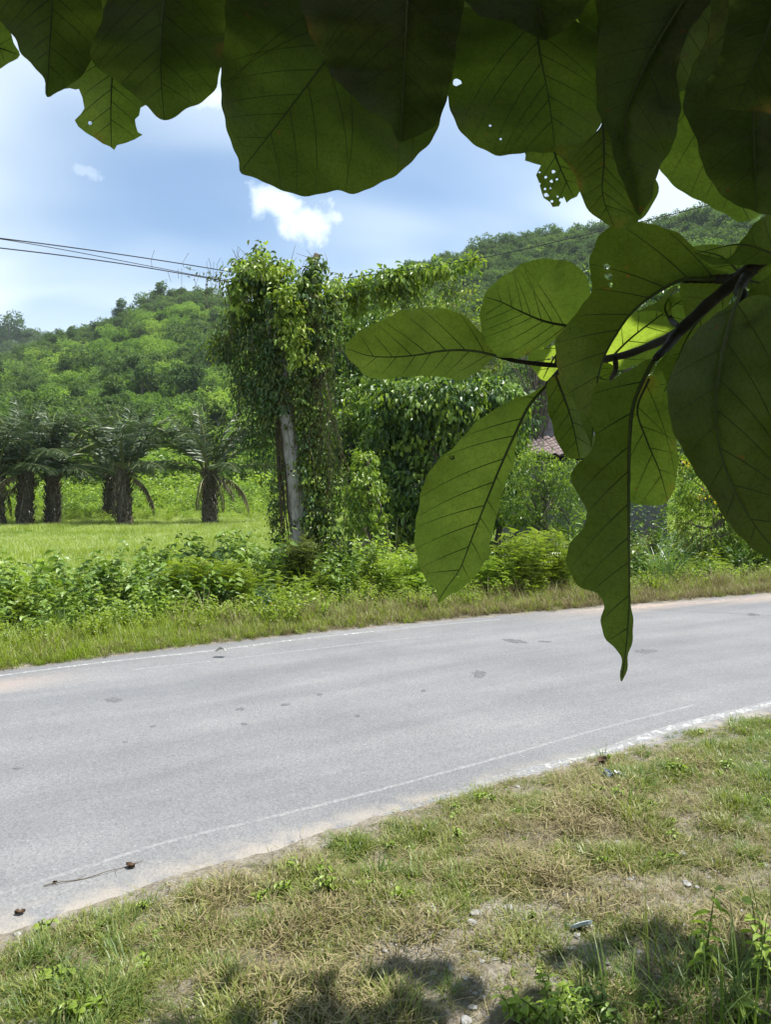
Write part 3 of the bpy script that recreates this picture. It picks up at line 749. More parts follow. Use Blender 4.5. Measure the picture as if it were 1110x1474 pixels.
big_leaf([(790, 552), (764, 567), (747, 573), (699, 598), (672, 622), (651, 646), (624, 670), (610, 695), (605, 721), (598, 749), (598, 778), (603, 814), (613, 834), (627, 846), (631, 868), (651, 855), (672, 841), (689, 824), (703, 800), (706, 779), (715, 748), (717, 728), (726, 704), (737, 673), (743, 642), (751, 608), (764, 584), (786, 560)],
         [(790, 552), (764, 581), (743, 622), (720, 673), (699, 725), (679, 776), (661, 821), (637, 855), (631, 866)], .97, a=.06, b=.05, fold=.09, seed=32, mat='litleaf', mr=4, nv=9,
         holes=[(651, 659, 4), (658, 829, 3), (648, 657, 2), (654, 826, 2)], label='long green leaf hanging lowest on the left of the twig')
big_leaf([(861, 342), (880, 326), (897, 320), (934, 322), (968, 331), (1002, 359), (1026, 388), (1052, 396), (1052, 400), (1020, 402), (983, 403), (948, 420), (912, 449), (888, 482), (870, 516), (858, 570), (855, 625), (853, 646), (848, 632), (834, 598), (822, 569), (806, 545), (801, 519), (803, 485), (818, 465), (832, 448), (849, 425), (852, 414), (849, 388), (853, 362)],
         [(1056, 399), (1020, 402), (983, 403), (948, 420), (911, 449), (887, 482), (869, 516), (857, 570), (853, 632)], .88, a=.0, b=.02, fold=.14, seed=33, mr=5, nv=9, holes=[(874, 384, 5), (877, 398, 6), (880, 410, 4)],
         label='big folded leaf arching over the twig')
big_leaf([(792, 545), (805, 540), (822, 562), (836, 592), (853, 622), (858, 645), (844, 658), (826, 662), (806, 642), (795, 615), (789, 582)], [(800, 540), (822, 600), (835, 660)], .94, b=-.1, a=.2, seed=34, nv=5, label='blue green leaf seen from its glossy side')
big_leaf([(858, 553), (886, 544), (915, 528), (940, 516), (944, 524), (930, 545), (916, 580), (909, 632), (908, 700), (907, 800), (909, 876), (913, 910), (910, 927), (903, 947), (903, 970), (895, 982), (893, 970), (896, 945), (886, 935), (871, 918), (866, 897), (869, 872), (861, 855), (840, 847), (823, 830), (815, 809), (818, 791), (830, 771), (842, 755), (844, 730), (826, 702), (821, 684), (842, 660), (855, 640), (852, 600)],
         [(942, 518), (927, 546), (912, 584), (907, 632), (905.5, 700), (906, 800), (906, 876), (901, 940), (896, 975)], .80, a=.04, b=0, fold=.06, seed=35, mr=5, nv=9, label='longest leaf, wavy and dark, with a thin curled tip')
big_leaf([(918, 560), (940, 540), (957, 565), (969, 611), (977, 649), (974, 684), (965, 719), (948, 727), (925, 726), (900, 722), (896, 660), (905, 600)], [(935, 545), (918, 590), (930, 630), (952, 684), (962, 722)], .92, b=.1, seed=36, mat='litleaf', nv=5, label='paler green leaf behind the longest leaf')
big_leaf([(866, 525), (880, 485), (905, 455), (935, 440), (965, 428), (1010, 408), (1012, 440), (1003, 466), (985, 490), (955, 512), (925, 522), (890, 532)], [(868, 528), (905, 490), (950, 455), (1010, 412)], 1.02, a=.0, b=.34, fold=.03, seed=37, mat='litleaf', nv=5, label='bright yellow green leaf with sun shining through it')
big_leaf([(1012, 455), (1016, 500), (1000, 540), (978, 575), (955, 590), (935, 580), (938, 545), (965, 500)], [(1014, 455), (975, 530), (945, 585)], 1.04, b=.3, seed=38, nv=4)
big_leaf([(850, 525), (885, 528), (884, 548), (862, 556), (846, 545)], [(850, 530), (866, 545), (882, 548)], 1.06, b=.3, seed=44, nv=2)
big_leaf([(760, 514), (788, 500), (812, 494), (818, 520), (804, 532), (791, 549), (780, 545), (770, 535)], [(812, 496), (795, 520), (782, 545)], 1.1, b=.35, a=.1, seed=39, mat='litleaf', nv=3, label='small glowing yellow leaf behind the twig', holes=[(796, 515, 2.5), (790, 517, 2)])
big_leaf([(917, 449), (935, 440), (950, 430), (976, 410), (968, 445), (966, 466), (958, 452), (948, 448), (932, 449)], [(966, 464), (958, 445), (975, 412)], .97, b=-.2, a=.3, seed=40, nv=2, label='grey blue tip of a leaf turned to the sky')
big_leaf([(1056, 440), (1016, 463), (987, 498), (966, 540), (961, 570), (967, 611), (985, 652), (1007, 687), (1032, 725), (1053, 758), (1083, 788), (1112, 806), (1180, 830), (1190, 600), (1150, 460), (1090, 425)],
         [(1068, 415), (1050, 470), (1034, 548), (1036, 640), (1090, 760), (1140, 815)], .66, a=-.1, b=.04, fold=.14, seed=41, mr=4, label='broad near black leaf at the right edge below the twig')
big_leaf([(1045, 372), (1070, 345), (1090, 318), (1130, 300), (1150, 340), (1130, 375), (1085, 380), (1010, 372), (1000, 362)], [(1130, 372), (1070, 352), (1005, 364)], .80, b=.15, seed=42, nv=4)
big_leaf([(998, 358), (1040, 352), (1085, 360), (1100, 378), (1072, 396), (1036, 402), (1015, 388)], [(1070, 398), (1040, 370), (1002, 360)], .98, b=.2, seed=45, nv=4)
big_leaf([(1070, 402), (1112, 378), (1150, 400), (1150, 440), (1112, 434), (1085, 424)], [(1072, 402), (1110, 412), (1150, 430)], .84, b=.2, seed=43, nv=4)
big_leaf([(985, 402), (1020, 396), (1060, 410), (1050, 440), (1010, 480), (990, 520), (965, 560), (955, 530), (985, 470)], [(1050, 420), (1000, 470), (962, 550)], .90, b=.1, seed=46, nv=3)

# hidden leaves added behind the darkest ones to dim the light through them
big_leaf([(1120, 420), (1050, 480), (1000, 560), (1010, 640), (1060, 720), (1130, 780), (1210, 760), (1230, 560), (1190, 440)], [(1130, 420), (1080, 560), (1140, 770)], .74, a=-.1, b=.1, seed=50)
big_leaf([(1120, 400), (1040, 450), (985, 540), (990, 620), (1040, 700), (1110, 780), (1200, 800), (1230, 560), (1190, 420)], [(1130, 405), (1070, 560), (1130, 780)], .80, a=-.1, b=.1, seed=54)
big_leaf([(1060, -80), (1190, -90), (1210, 100), (1180, 270), (1100, 280), (1040, 220), (1020, 80)], [(1130, -90), (1110, 100), (1100, 270)], .70, b=.2, seed=51)
big_leaf([(450, -90), (600, -110), (655, -40), (640, 70), (600, 150), (560, 160), (500, 100), (455, 20)], [(560, -110), (560, 20), (582, 150)], .70, b=.25, seed=52)
big_leaf([(880, -90), (1000, -100), (1050, -40), (985, 40), (960, 150), (930, 220), (890, 180), (868, 90)], [(970, -100), (930, 60), (918, 210)], .72, b=.2, seed=53)

def wood(name, pts, rad, mat='petiole', n=26, sides=9):
    P = np.array([tuple(W(*p)) for p in pts]); P = resample(P, n) - TO
    V, f = tube(P, np.interp(np.linspace(0, 1, n), np.linspace(0, 1, len(rad)), rad) * (1 + .08 * np.sin(np.arange(n) * 1.7)), sides)
    g = Geo(); g.add(V, f); return obj(name, g.mesh(name, [M[mat]], True), TREE)
wood('branch', [(1900, 60, .72), (1400, 230, .75), (1200, 318, .80), (1110, 368, .83), (1058, 402, .85)], [.03, .02, .012, .0085, .0062], n=40)
wood('twig', [(1085, 385, .84), (1050, 413, .845), (1010, 447, .85), (978, 478, .86), (960, 500, .83), (944, 516, .80)], [.0078, .0066, .0064, .0062, .0046, .0036])
wood('twig', [(978, 478, .86), (940, 496, .92), (900, 511, .97), (872, 517, 1.0), (858, 520, 1.02), (835, 527, 1.03), (800, 526, 1.04), (760, 522, 1.05), (735, 518, 1.055), (710, 511, 1.06)], [.0052, .0050, .0048, .0046, .005, .0036, .0034, .0032, .003, .002])
wood('petiole', [(1058, 402, .85), (1020, 402, .875), (983, 403, .88)], [.0062, .0048, .0036])
wood('petiole', [(810, 528, 1.035), (800, 540, 1.0), (788, 553, .97)], [.003, .0032, .0026])
wood('petiole', [(800, 527, 1.04), (806, 500, 1.02), (822, 470, 1.0)], [.0026, .0024, .002])
wood('petiole', [(886, 514, .98), (887, 530, 1.0), (880, 545, 1.04)], [.0036, .0034, .003])
wood('petiole', [(978, 470, .86), (968, 462, .93), (966, 455, .97)], [.003, .0036, .0018])
wood('petiole', [(1075, 398, .84), (1064, 420, .75), (1068, 440, .67), (1060, 470, .66)], [.006, .005, .0045, .003])
# trunk and limbs, out of the picture to the right
def limb(pts, rad, name='branch'):
    P = resample(np.array(pts, float), 24) - TO
    V, f = tube(P, np.interp(np.linspace(0, 1, 24), np.linspace(0, 1, len(rad)), rad), 10); g = Geo(); g.add(V, f)
    obj(name, g.mesh(name, [M['bark']], True), TREE)
limb([(1.95, .55, .03), (1.93, .5, 1.2), (1.85, .45, 2.6), (1.7, .4, 4.0), (1.5, .5, 5.4)], [.16, .12, .10, .08, .04], 'trunk')
limb([(1.85, .45, 2.7), (1.6, .6, 2.75), (1.2, .72, 2.47), (.86, .72, 2.315)], [.05, .04, .034, .03])
limb([(1.8, .45, 3.1), (1.0, .9, 3.6), (0, 1.4, 4.1), (-1.2, 1.7, 4.4)], [.06, .05, .035, .015])
limb([(1.72, .42, 3.7), (1.2, 1.3, 4.3), (.7, 2.3, 4.8), (.3, 3.0, 5.2)], [.055, .045, .03, .012])
limb([(1.75, .42, 3.4), (.6, .3, 3.9), (-.6, .2, 4.3), (-2.0, .3, 4.6)], [.055, .045, .03, .012])

# the rest of the crown above, which shades the hanging leaves and the verge below
def canopy():
    r = np.random.default_rng(77)
    P = []
    s = np.array(SUN)
    # rays that stay open to the sun: through the glowing leaves
    open_pts = [(np.array(W(*q)), rad) for q, rad in [((925, 485, 1.0), .09), ((985, 445, 1.0), .05), ((790, 522, 1.1), .08), ((1000, 530, 1.04), .04)]]
    thin_pts = [np.array(W(*q)) for q in [(600, 495, 1.06), (770, 445, 1.0), (690, 640, .97), (660, 780, .97)]]
    while len(P) < 10000:
        n = 4000
        gx = r.uniform(-4.2, 3.4, n); gy = r.uniform(-2.5, 3.3, n); z = np.where(r.random(n) < .45, r.uniform(2.45, 3.6, n), r.uniform(2.9, 5.8, n))
        g = np.stack([gx, gy, 0 * gx], -1); c = g + s * (z / s[2])[:, None]
        edge = CAN_EDGE(gx) + (fbm(gx * 5.1, gx * 0 + 2, 3) - .5) * .16
        k = (gy < edge) & (c[:, 2] > EYE + np.maximum(c[:, 1], 0) * .66 + .26) & ((fbm(gx * 1.6 + 4, gy * 1.6, 3) > .30) | (gy < 2.3))
        # clear of the camera and of anything hanging low
        k &= np.linalg.norm(c - np.array([0, 0, EYE]), axis=1) > .8
        for q, rad in open_pts:
            v = c - q; t = v @ s; k &= ~((t > 0) & (np.linalg.norm(v - t[:, None] * s, axis=1) < rad + .07))
        for q in thin_pts:
            v = c - q; t = v @ s; k &= ~((t > 0) & (np.linalg.norm(v - t[:, None] * s, axis=1) < .16) & (r.random(n) < .45))
        P += list(c[k])
    P = P[:10000]; m = 0
    while m < 900:   # extra unseen leaves, added to shut the sun off the hanging leaves
        n = 3000; gx = r.uniform(-1.8, .15, n); gy = r.uniform(.1, .84, n); z = r.uniform(2.5, 4.4, n)
        c = np.stack([gx, gy, 0 * gx], -1) + s * (z / s[2])[:, None]
        k = (c[:, 2] > EYE + np.maximum(c[:, 1], 0) * .66 + .24) & (np.linalg.norm(c - np.array([0, 0, EYE]), axis=1) > .75)
        for q, rad in open_pts:
            v = c - q; t = v @ s; k &= ~((t > 0) & (np.linalg.norm(v - t[:, None] * s, axis=1) < rad + .07))
        P += list(c[k]); m += int(k.sum())
    P = np.array(P); n = len(P)
    az = r.uniform(0, 6.28, n); D = np.stack([np.cos(az), np.sin(az), -.35 - .4 * r.random(n)], -1); N = np.array([0, 0, 1.]) + .5 * r.normal(size=(n, 3))
    V, f = leaf_geo(P - TO, D, N, r.uniform(.17, .27, n), r.uniform(.11, .17, n), 6, .06, .15)
    o = obj('crown', make_mesh('crown', V, f, [M['bigleaf']]), TREE); o['kind'] = 'stuff'
def CAN_EDGE(gx):
    return np.interp(gx, [-4, -1.4, -.95, -.85, -.6, -.5, -.3, -.24, .03, .08, .2, .27, .5, .6, .8, 1.4, 3.4], [2.2, 2.5, 2.58, 2.83, 2.85, 2.68, 2.73, 3.02, 3.06, 2.9, 2.9, 2.64, 2.66, 3.02, 3.10, 3.16, 3.2])
canopy()
# ------------------------------------------------------------------ scattering of uncountable cover
def proto(name, V, faces, mats, matidx=None):
    me = make_mesh(name, V, faces, mats)
    if matidx is not None: me.polygons.foreach_set('material_index', np.asarray(matidx, np.int32))
    return me

def scatter(name, P, protos, idx, rotz, scl, tilt=None):
    """one 'stuff' object: geometry nodes put a plant mesh on every point"""
    n = len(P); me = bpy.data.meshes.new(name)
    me.vertices.add(n); me.vertices.foreach_set('co', np.asarray(P, np.float32).ravel())
    a = me.attributes.new('idx', 'INT', 'POINT'); a.data.foreach_set('value', np.asarray(idx, np.int32))
    rot = np.zeros((n, 3), np.float32); rot[:, 2] = rotz
    if tilt is not None: rot[:, :2] = tilt
    a = me.attributes.new('rot', 'FLOAT_VECTOR', 'POINT'); a.data.foreach_set('vector', rot.ravel())
    sc = np.asarray(scl, np.float32); sc = np.repeat(sc[:, None], 3, 1) if sc.ndim == 1 else sc
    a = me.attributes.new('scl', 'FLOAT_VECTOR', 'POINT'); a.data.foreach_set('vector', np.ascontiguousarray(sc, np.float32).ravel())
    o = obj(name, me); o['kind'] = 'stuff'
    col = bpy.data.collections.new(name + '_plants')
    for i, p in enumerate(protos):
        q = bpy.data.objects.new('%s_plant_%02d' % (name, i), p); col.objects.link(q)
    ng = bpy.data.node_groups.new(name + '_scatter', 'GeometryNodeTree')
    ng.interface.new_socket('Geometry', in_out='INPUT', socket_type='NodeSocketGeometry')
    ng.interface.new_socket('Geometry', in_out='OUTPUT', socket_type='NodeSocketGeometry')
    N = ng.nodes; L = ng.links
    gi = N.new('NodeGroupInput'); go = N.new('NodeGroupOutput'); iop = N.new('GeometryNodeInstanceOnPoints')
    ci = N.new('GeometryNodeCollectionInfo'); ci.inputs['Collection'].default_value = col
    ci.inputs['Separate Children'].default_value = True; ci.inputs['Reset Children'].default_value = True
    def na(nm, t):
        x = N.new('GeometryNodeInputNamedAttribute'); x.data_type = t; x.inputs['Name'].default_value = nm; return x.outputs['Attribute']
    L.new(gi.outputs[0], iop.inputs['Points']); L.new(ci.outputs[0], iop.inputs['Instance'])
    iop.inputs['Pick Instance'].default_value = True
    L.new(na('idx', 'INT'), iop.inputs['Instance Index'])
    e2r = N.new('FunctionNodeEulerToRotation'); L.new(na('rot', 'FLOAT_VECTOR'), e2r.inputs[0]); L.new(e2r.outputs[0], iop.inputs['Rotation'])
    L.new(na('scl', 'FLOAT_VECTOR'), iop.inputs['Scale']); L.new(iop.outputs[0], go.inputs[0])
    md = o.modifiers.new('scatter', 'NODES'); md.node_group = ng
    return o

# ------------------------------------------------------------------ foliage builders
def clump_cloud(r, ells, ncl, per, spread, inner=.55, lump=.18):
    """leaf places: clumps spread through the shells of several ellipsoids; returns points and outward directions"""
    C = np.array([e[0] for e in ells], float); R = np.array([e[1] for e in ells], float)
    w = (R[:, 0] * R[:, 1] + R[:, 1] * R[:, 2] + R[:, 0] * R[:, 2]); w = w / w.sum()
    k = r.choice(len(ells), ncl * 2, p=w); d = unit(r.normal(size=(ncl * 2, 3)))
    rr = inner + (1 - inner) * r.random(ncl * 2) ** .55
    p = C[k] + d * R[k] * (rr * (1 + lump * (r.random(ncl * 2) - .5) * 2))[:, None]
    q = np.linalg.norm((p[:, None] - C[None]) / R[None], axis=-1); q[np.arange(len(p)), k] = 9
    keep = q.min(1) > .62
    p = p[keep][:ncl]; nrm = unit(d / R[k])[keep][:ncl]
    n = len(p)
    P = np.repeat(p, per, 0); s = spread * (.6 + .8 * r.random(n))
    off = r.normal(size=(n * per, 3)) * np.repeat(s, per)[:, None] * np.array([1, 1, .75]) * .6
    Nn = np.repeat(nrm, per, 0)
    return P + off, unit(Nn + .55 * unit(off + 1e-6))

def leafset(r, P, Nn, size, aspect=.5, n=4, down=.55, up=.55, jit=.45, fold=.15):
    m = len(P)
    D = unit(Nn * .55 + np.array([0, 0, -down]) + jit * r.normal(size=(m, 3)))
    Nv = unit(Nn * .6 + np.array([0, 0, up]) + .35 * r.normal(size=(m, 3)))
    L = size * r.uniform(.65, 1.3, m)
    return leaf_geo(P, D, Nv, L, L * aspect * r.uniform(.8, 1.2, m), n, fold, .15)

def spray_geo(r, P, D, N, L, pairs=6, leaf=.3, asp=.35):
    """feathery compound leaves"""
    D = unit(D); S = unit(np.cross(D, N)); N = np.cross(S, D); m = len(P)
    L = np.broadcast_to(L, (m,)); pp = []; dd = []; nn = []; ll = []
    for k in range(pairs):
        t = (k + .7) / pairs
        c = P + D * (L * t)[:, None] - N * (L * .25 * t * t)[:, None]
        for s in (-1, 1):
            pp.append(c); dd.append(D * .45 + S * s * .9 - N * .15 + .1 * r.normal(size=(m, 3))); nn.append(N); ll.append(L * leaf * (1.05 - .5 * abs(t - .45)))
    pp = np.concatenate(pp); ll = np.concatenate(ll)
    V, f = leaf_geo(pp, np.concatenate(dd), np.concatenate(nn), ll, ll * asp, 4, .1, .1)
    return V, f

def E(px, py, d, rx, ry, dz=None):
    return (np.array(W(px, py, d)), np.array([rx / F * d, (dz if dz else rx / F * d * .9), ry / F * d]))

def limbs_geo(r, base_pts, rad, targets, n, lr=.03, sides=5):
    g = Geo(); P = resample(np.array(base_pts, float), 18)
    rd = np.interp(np.linspace(0, 1, 18), np.linspace(0, 1, len(rad)), rad)
    rd = rd * (1 + .10 * (r.random(18) - .5)); P = P + r.normal(size=P.shape) * rd[:, None] * .12
    V, f = tube(P, rd, 9); g.add(V, f)
    h = Geo()
    for t in targets[:n]:
        k = int(r.uniform(.45, .95) * 17); a = P[k]; mid = (a + t) / 2 + np.array([0, 0, .12]) * np.linalg.norm(t - a) + r.normal(size=3) * .08
        q = resample(np.array([a, mid, t]), 7); V, f = tube(q, np.linspace(lr, lr * .25, 7), sides, False); h.add(V, f)
    return g, h

def plant(name, label, cat, base, trunk_pts, trad, ells, mats, ncl, per, spread, size, aspect=.5, n=4, inner=.55, limbs=12, lr=.03, group=None,
          seed=0, bark='bark', down=.55, crown='crown', lump=.2, extra=None, up=.55, trunkname='trunk'):
    """a tree or shrub: trunk, branches and crown(s) under one Empty"""
    r = np.random.default_rng(seed + 100); base = np.array(base, float)
    t = thing(name, label, cat, tuple(base), 0, group)
    loc = lambda A: np.asarray(A, float) - base
    share = np.linspace(0, 1, len(mats) + 1)
    P, Nn = clump_cloud(r, ells, ncl, per, spread, inner, lump)
    if trunk_pts is not None:
        tg = P[r.choice(len(P), max(limbs, 1))]
        g, h = limbs_geo(r, trunk_pts, trad, tg, limbs, lr)
        g.V = [loc(v) for v in g.V]; h.V = [loc(v) for v in h.V]
        obj(trunkname, g.mesh(trunkname, [M[bark]], True), t)
        if limbs: obj('branches', h.mesh('branches', [M[bark]], True), t)
    cl = np.arange(len(P)) // per; ph = r.random(cl.max() + 1)[cl]
    for i, m in enumerate(mats):
        k = (ph >= share[i]) & (ph < share[i + 1])
        if not k.any(): continue
        V, f = leafset(r, P[k], Nn[k], size, aspect, n, down, up)
        o = obj(crown, make_mesh(crown, loc(V), f, [M[m]]), t)
    return t

# ------------------------------------------------------------------ forest on the hills
def hill_proto(seed, dark, shape):
    r = np.random.default_rng(seed); H = {'round': 7, 'tall': 11, 'bush': 3.6, 'spread': 9}[shape]
    cr = {'round': 3.0, 'tall': 2.4, 'bush': 2.3, 'spread': 4.2}[shape]
    ells = []
    for k in range({'round': 7, 'tall': 7, 'bush': 5, 'spread': 9}[shape]):
        a = r.uniform(0, 6.28); q = cr * (.15 + .6 * r.random()); zc = H * (.55 + .33 * r.random()) if shape != 'bush' else H * (.3 + .4 * r.random())
        s = cr * r.uniform(.38, .6); ells.append((np.array([math.cos(a) * q, math.sin(a) * q, zc]), np.array([s, s, s * .72])))
    P, Nn = clump_cloud(r, ells, 190, 5, .36, .5)
    V1, f1 = leafset(r, P, Nn, .55, .7, 4, .2, .8, .5)
    V2, f2 = tube([(0, 0, -1), (.1, 0, H * .4), (0, .1, H * .75)], [.22, .16, .06], 5, False)
    g = Geo(); g.add(V1, f1); nt = len(f1[0]); g.add(V2, f2)
    lm = make_mesh('crown', V1, f1, [M['hilldark' if dark else 'hill']]); tm = make_mesh('trunk', V2, f2, [M['bark']])
    me = g.mesh('hill_tree', [M['hilldark' if dark else 'hill'], M['bark']])
    # tri faces (leaves) come first, quads (trunk) after
    idx = np.zeros(len(me.polygons), np.int32); idx[nt:] = 1; me.polygons.foreach_set('material_index', idx)
    HPARTS.append((lm, tm))
    return me
HPARTS = []
HP = [hill_proto(1, 0, 'round'), hill_proto(2, 0, 'bush'), hill_proto(3, 0, 'bush'), hill_proto(4, 0, 'spread'), hill_proto(5, 1, 'round'), hill_proto(6, 1, 'tall'), hill_proto(7, 1, 'spread'), hill_proto(8, 0, 'round')]
def build_forest():
    r = np.random.default_rng(21); n = 11000
    th = r.uniform(-.78, .78, n); d = np.sqrt(r.uniform(D0 ** 2, 345 ** 2, n))
    x = np.sin(th) * d; y = np.cos(th) * d
    Ds = np.interp(th, SKY_T, SKY_D); k = d < Ds + 12
    x, y, d, th, Ds = x[k], y[k], d[k], th[k], Ds[k]; n = len(x); z = ground_z(x, y)
    t = (d - D0) / (Ds - D0); u = r.random(n); nz = fbm(x / 26, y / 26, 3)
    dark = nz + .35 * (t > .86) + .25 * (th > .05) + .18 * (r.random(n) - .5) > .635
    idx = np.where(dark, np.array([4, 6, 5, 4, 6])[r.integers(0, 5, n)], np.array([1, 2, 1, 2, 0, 7, 1, 3])[r.integers(0, 8, n)])
    s = r.uniform(.55, 1.1, n) * np.where(dark, .95, .9)
    scatter('hillside_forest', np.stack([x, y, z - .2], -1), HP, idx, r.uniform(0, 6.28, n), s)
    th = r.uniform(-.75, .1, 2600); d = np.sqrt(r.uniform(430 ** 2, 640 ** 2, 2600)); z = ridge_z(th, d)
    scatter('ridge_forest', np.stack([np.sin(th) * d, np.cos(th) * d, z - 1], -1), HP, np.array([4, 6, 4])[r.integers(0, 3, 2600)], r.uniform(0, 6.28, 2600), r.uniform(.9, 1.5, 2600))
build_forest()
def hill_tree(px, sc, k, label, group, d=None, seed=0, name='hill_tree'):
    th = math.atan((px - HX) / F); D = float(np.interp(th, SKY_T, SKY_D)) - 6 if d is None else d
    x, y = math.sin(th) * D, math.cos(th) * D
    z = float(ground_z(np.array([x]), np.array([y]))[0]) if D < 420 else float(ridge_z(th, D))
    o = thing(name, label, 'tree', (x, y, z - .4), seed * 1.7, group); o.scale = (sc,) * 3
    obj('crown', HPARTS[k][0], o); obj('trunk', HPARTS[k][1], o); return o
ORD = ['first', 'second', 'third', 'fourth', 'fifth', 'sixth', 'seventh', 'eighth', 'ninth', 'tenth', 'eleventh', 'twelfth']
hill_tree(12, 3.2, 6, 'dark round tree rising alone above the far ridge at the left', None, 600, 1)
hill_tree(36, 1.8, 4, 'smaller dark tree just right of the tallest ridge tree', None, 610, 2)
hill_tree(174, 1.35, 5, 'slim tall tree standing clear of the hill skyline', None, None, 3)
hill_tree(150, .8, 4, 'low dark tree on the skyline left of the slim tall one', None, None, 4)
G1 = 'trees along the hill skyline'; LB1 = 'grey green tree on the crest of the left hill'
for i, (px, s, k) in enumerate([(203, 1.1, 6), (215, 1.3, 6), (228, 1.45, 5), (243, 1.2, 4), (262, 1.0, 6), (280, 1.15, 4), (296, 1.2, 6), (312, 1.1, 4), (325, 1.2, 6)]):
    hill_tree(px, s, k, '%s tree from the left on the left hill crest, right of the slim tall one' % ORD[i], G1, None, 5 + i)
LB2 = 'dark tree on the crest of the hill behind the twig'
for i, (px, s, k) in enumerate([(648, 1.0, 6), (668, 1.1, 4), (690, 1.25, 6), (712, 1.25, 6), (735, 1.2, 4), (760, 1.1, 6), (790, 1.2, 6), (815, 1.1, 4), (840, 1.2, 6), (862, 1.1, 6),
                                (975, .9, 4), (990, 1.05, 6), (1006, 1.1, 6), (1022, 1.15, 6), (1040, 1.0, 4), (1060, .9, 0), (1085, .9, 7)]):
    hill_tree(px, s, k, ('%s dark tree from the left on the wooded crest behind the creeper' % ORD[i]) if i < 10 else ('%s tree from the left on the hill crest in the gap above the twig' % ORD[i - 10]), 'trees along the right hill skyline', None, 30 + i)
LB3 = 'broad dark tree among paler growth on the hillside'
rr = np.random.default_rng(5)
HLIST = ([(110, 205, 1.2, 6), (150, 200, 1.1, 6), (180, 185, 1.3, 6), (75, 190, 1.1, 4), (25, 170, 1.2, 6), (240, 240, 1.0, 4), (270, 215, 1.2, 6), (300, 190, 1.3, 6), (205, 170, 1.2, 4),
                                   (265, 150, 1.1, 6), (318, 165, 1.1, 6), (60, 240, 1.0, 4), (200, 260, 1.0, 6), (310, 250, 1.2, 5), (135, 170, 1.1, 6)])
HL = [''] * len(HLIST)
for nm, lo, hi in (('the left edge palms', -99, 105), ('the middle palm', 105, 222), ('the palm by the vine tree', 222, 999)):
    q = sorted([i for i, a in enumerate(HLIST) if lo <= a[0] < hi], key=lambda i: HLIST[i][1])
    for n_, i in enumerate(q): HL[i] = 'dark hillside tree above %s, %s from the bottom' % (nm, ORD[n_])
for i, (px, D, s, k) in enumerate(HLIST):
    hill_tree(px, s, k, HL[i], 'dark trees dotted over the hillside', D, 60 + i)

# ------------------------------------------------------------------ low plants used as cover
def weed_proto(seed, H=.9, nst=5, leaf=.13, asp=.5, mat='mid', nl=16, n=6, spread=.25):
    r = np.random.default_rng(seed); g = Geo(); P = []; D = []
    st = Geo()
    for k in range(nst):
        a = r.uniform(0, 6.28); h = H * r.uniform(.6, 1.1); q = spread * r.random()
        tip = np.array([math.cos(a) * (q + .25 * h), math.sin(a) * (q + .25 * h), h]); b = np.array([math.cos(a) * q * .4, math.sin(a) * q * .4, 0])
        c = resample(np.array([b, (b + tip) / 2 + [0, 0, .1 * h], tip]), 6)
        V, f = tube(c, np.linspace(.006, .002, 6), 3, False); st.add(V, f)
        for j in range(nl):
            t = .25 + .75 * (j + r.random()) / nl; p = c[0] + 0
            i = min(int(t * 5), 4); p = c[i] + (c[i + 1] - c[i]) * (t * 5 - i); az = j * 2.4 + r.random()
            P.append(p); D.append([math.cos(az), math.sin(az), .25 - .5 * r.random()])
    P = np.array(P); D = np.array(D); m = len(P); L = leaf * r.uniform(.6, 1.25, m)
    V, f = leaf_geo(P, D, np.array([0, 0, 1.]) + .35 * r.normal(size=(m, 3)), L, L * asp, n, .12, .25)
    g.add(V, f); nt = sum(len(x) for x in f)
    V = np.concatenate([V, np.concatenate(st.V)]); off = sum(len(v) for v in g.V)
    sf = np.concatenate(st.F[4]) + off
    me = make_mesh('weed', V, [*f, sf], [M[mat], M['stem']])
    idx = np.zeros(len(me.polygons), np.int32); idx[-len(sf):] = 1; me.polygons.foreach_set('material_index', idx)
    return me
def feather_proto(seed, H=1.0, nst=7, mat='yellow', L=.22, pairs=7):
    r = np.random.default_rng(seed); P = []; D = []; st = Geo()
    for k in range(nst):
        a = r.uniform(0, 6.28); h = H * r.uniform(.6, 1.1); q = .22 * r.random()
        tip = np.array([math.cos(a) * (q + .18 * h), math.sin(a) * (q + .18 * h), h]); b = np.array([math.cos(a) * q * .4, math.sin(a) * q * .4, 0])
        c = resample(np.array([b, (b + tip) / 2 + [0, 0, .08 * h], tip]), 6); V, f = tube(c, np.linspace(.006, .002, 6), 3, False); st.add(V, f)
        for j in range(11):
            t = .2 + .8 * (j + r.random()) / 11; i = min(int(t * 5), 4); P.append(c[i] + (c[i + 1] - c[i]) * (t * 5 - i)); az = j * 2.4 + r.random()
            D.append([math.cos(az), math.sin(az), .7 - .5 * r.random()])
    P = np.array(P); D = np.array(D)
    V, f = spray_geo(r, P, D, np.array([0, 0, 1.]) + .2 * r.normal(size=P.shape), L * r.uniform(.6, 1.2, len(P)), pairs, .3, .38)
    n0 = len(V); V = np.concatenate([V, np.concatenate(st.V)]); sf = np.concatenate(st.F[4]) + n0
    me = make_mesh('feathery_weed', V, [*f, sf], [M[mat], M['stem']])
    idx = np.zeros(len(me.polygons), np.int32); idx[-len(sf):] = 1; me.polygons.foreach_set('material_index', idx)
    return me
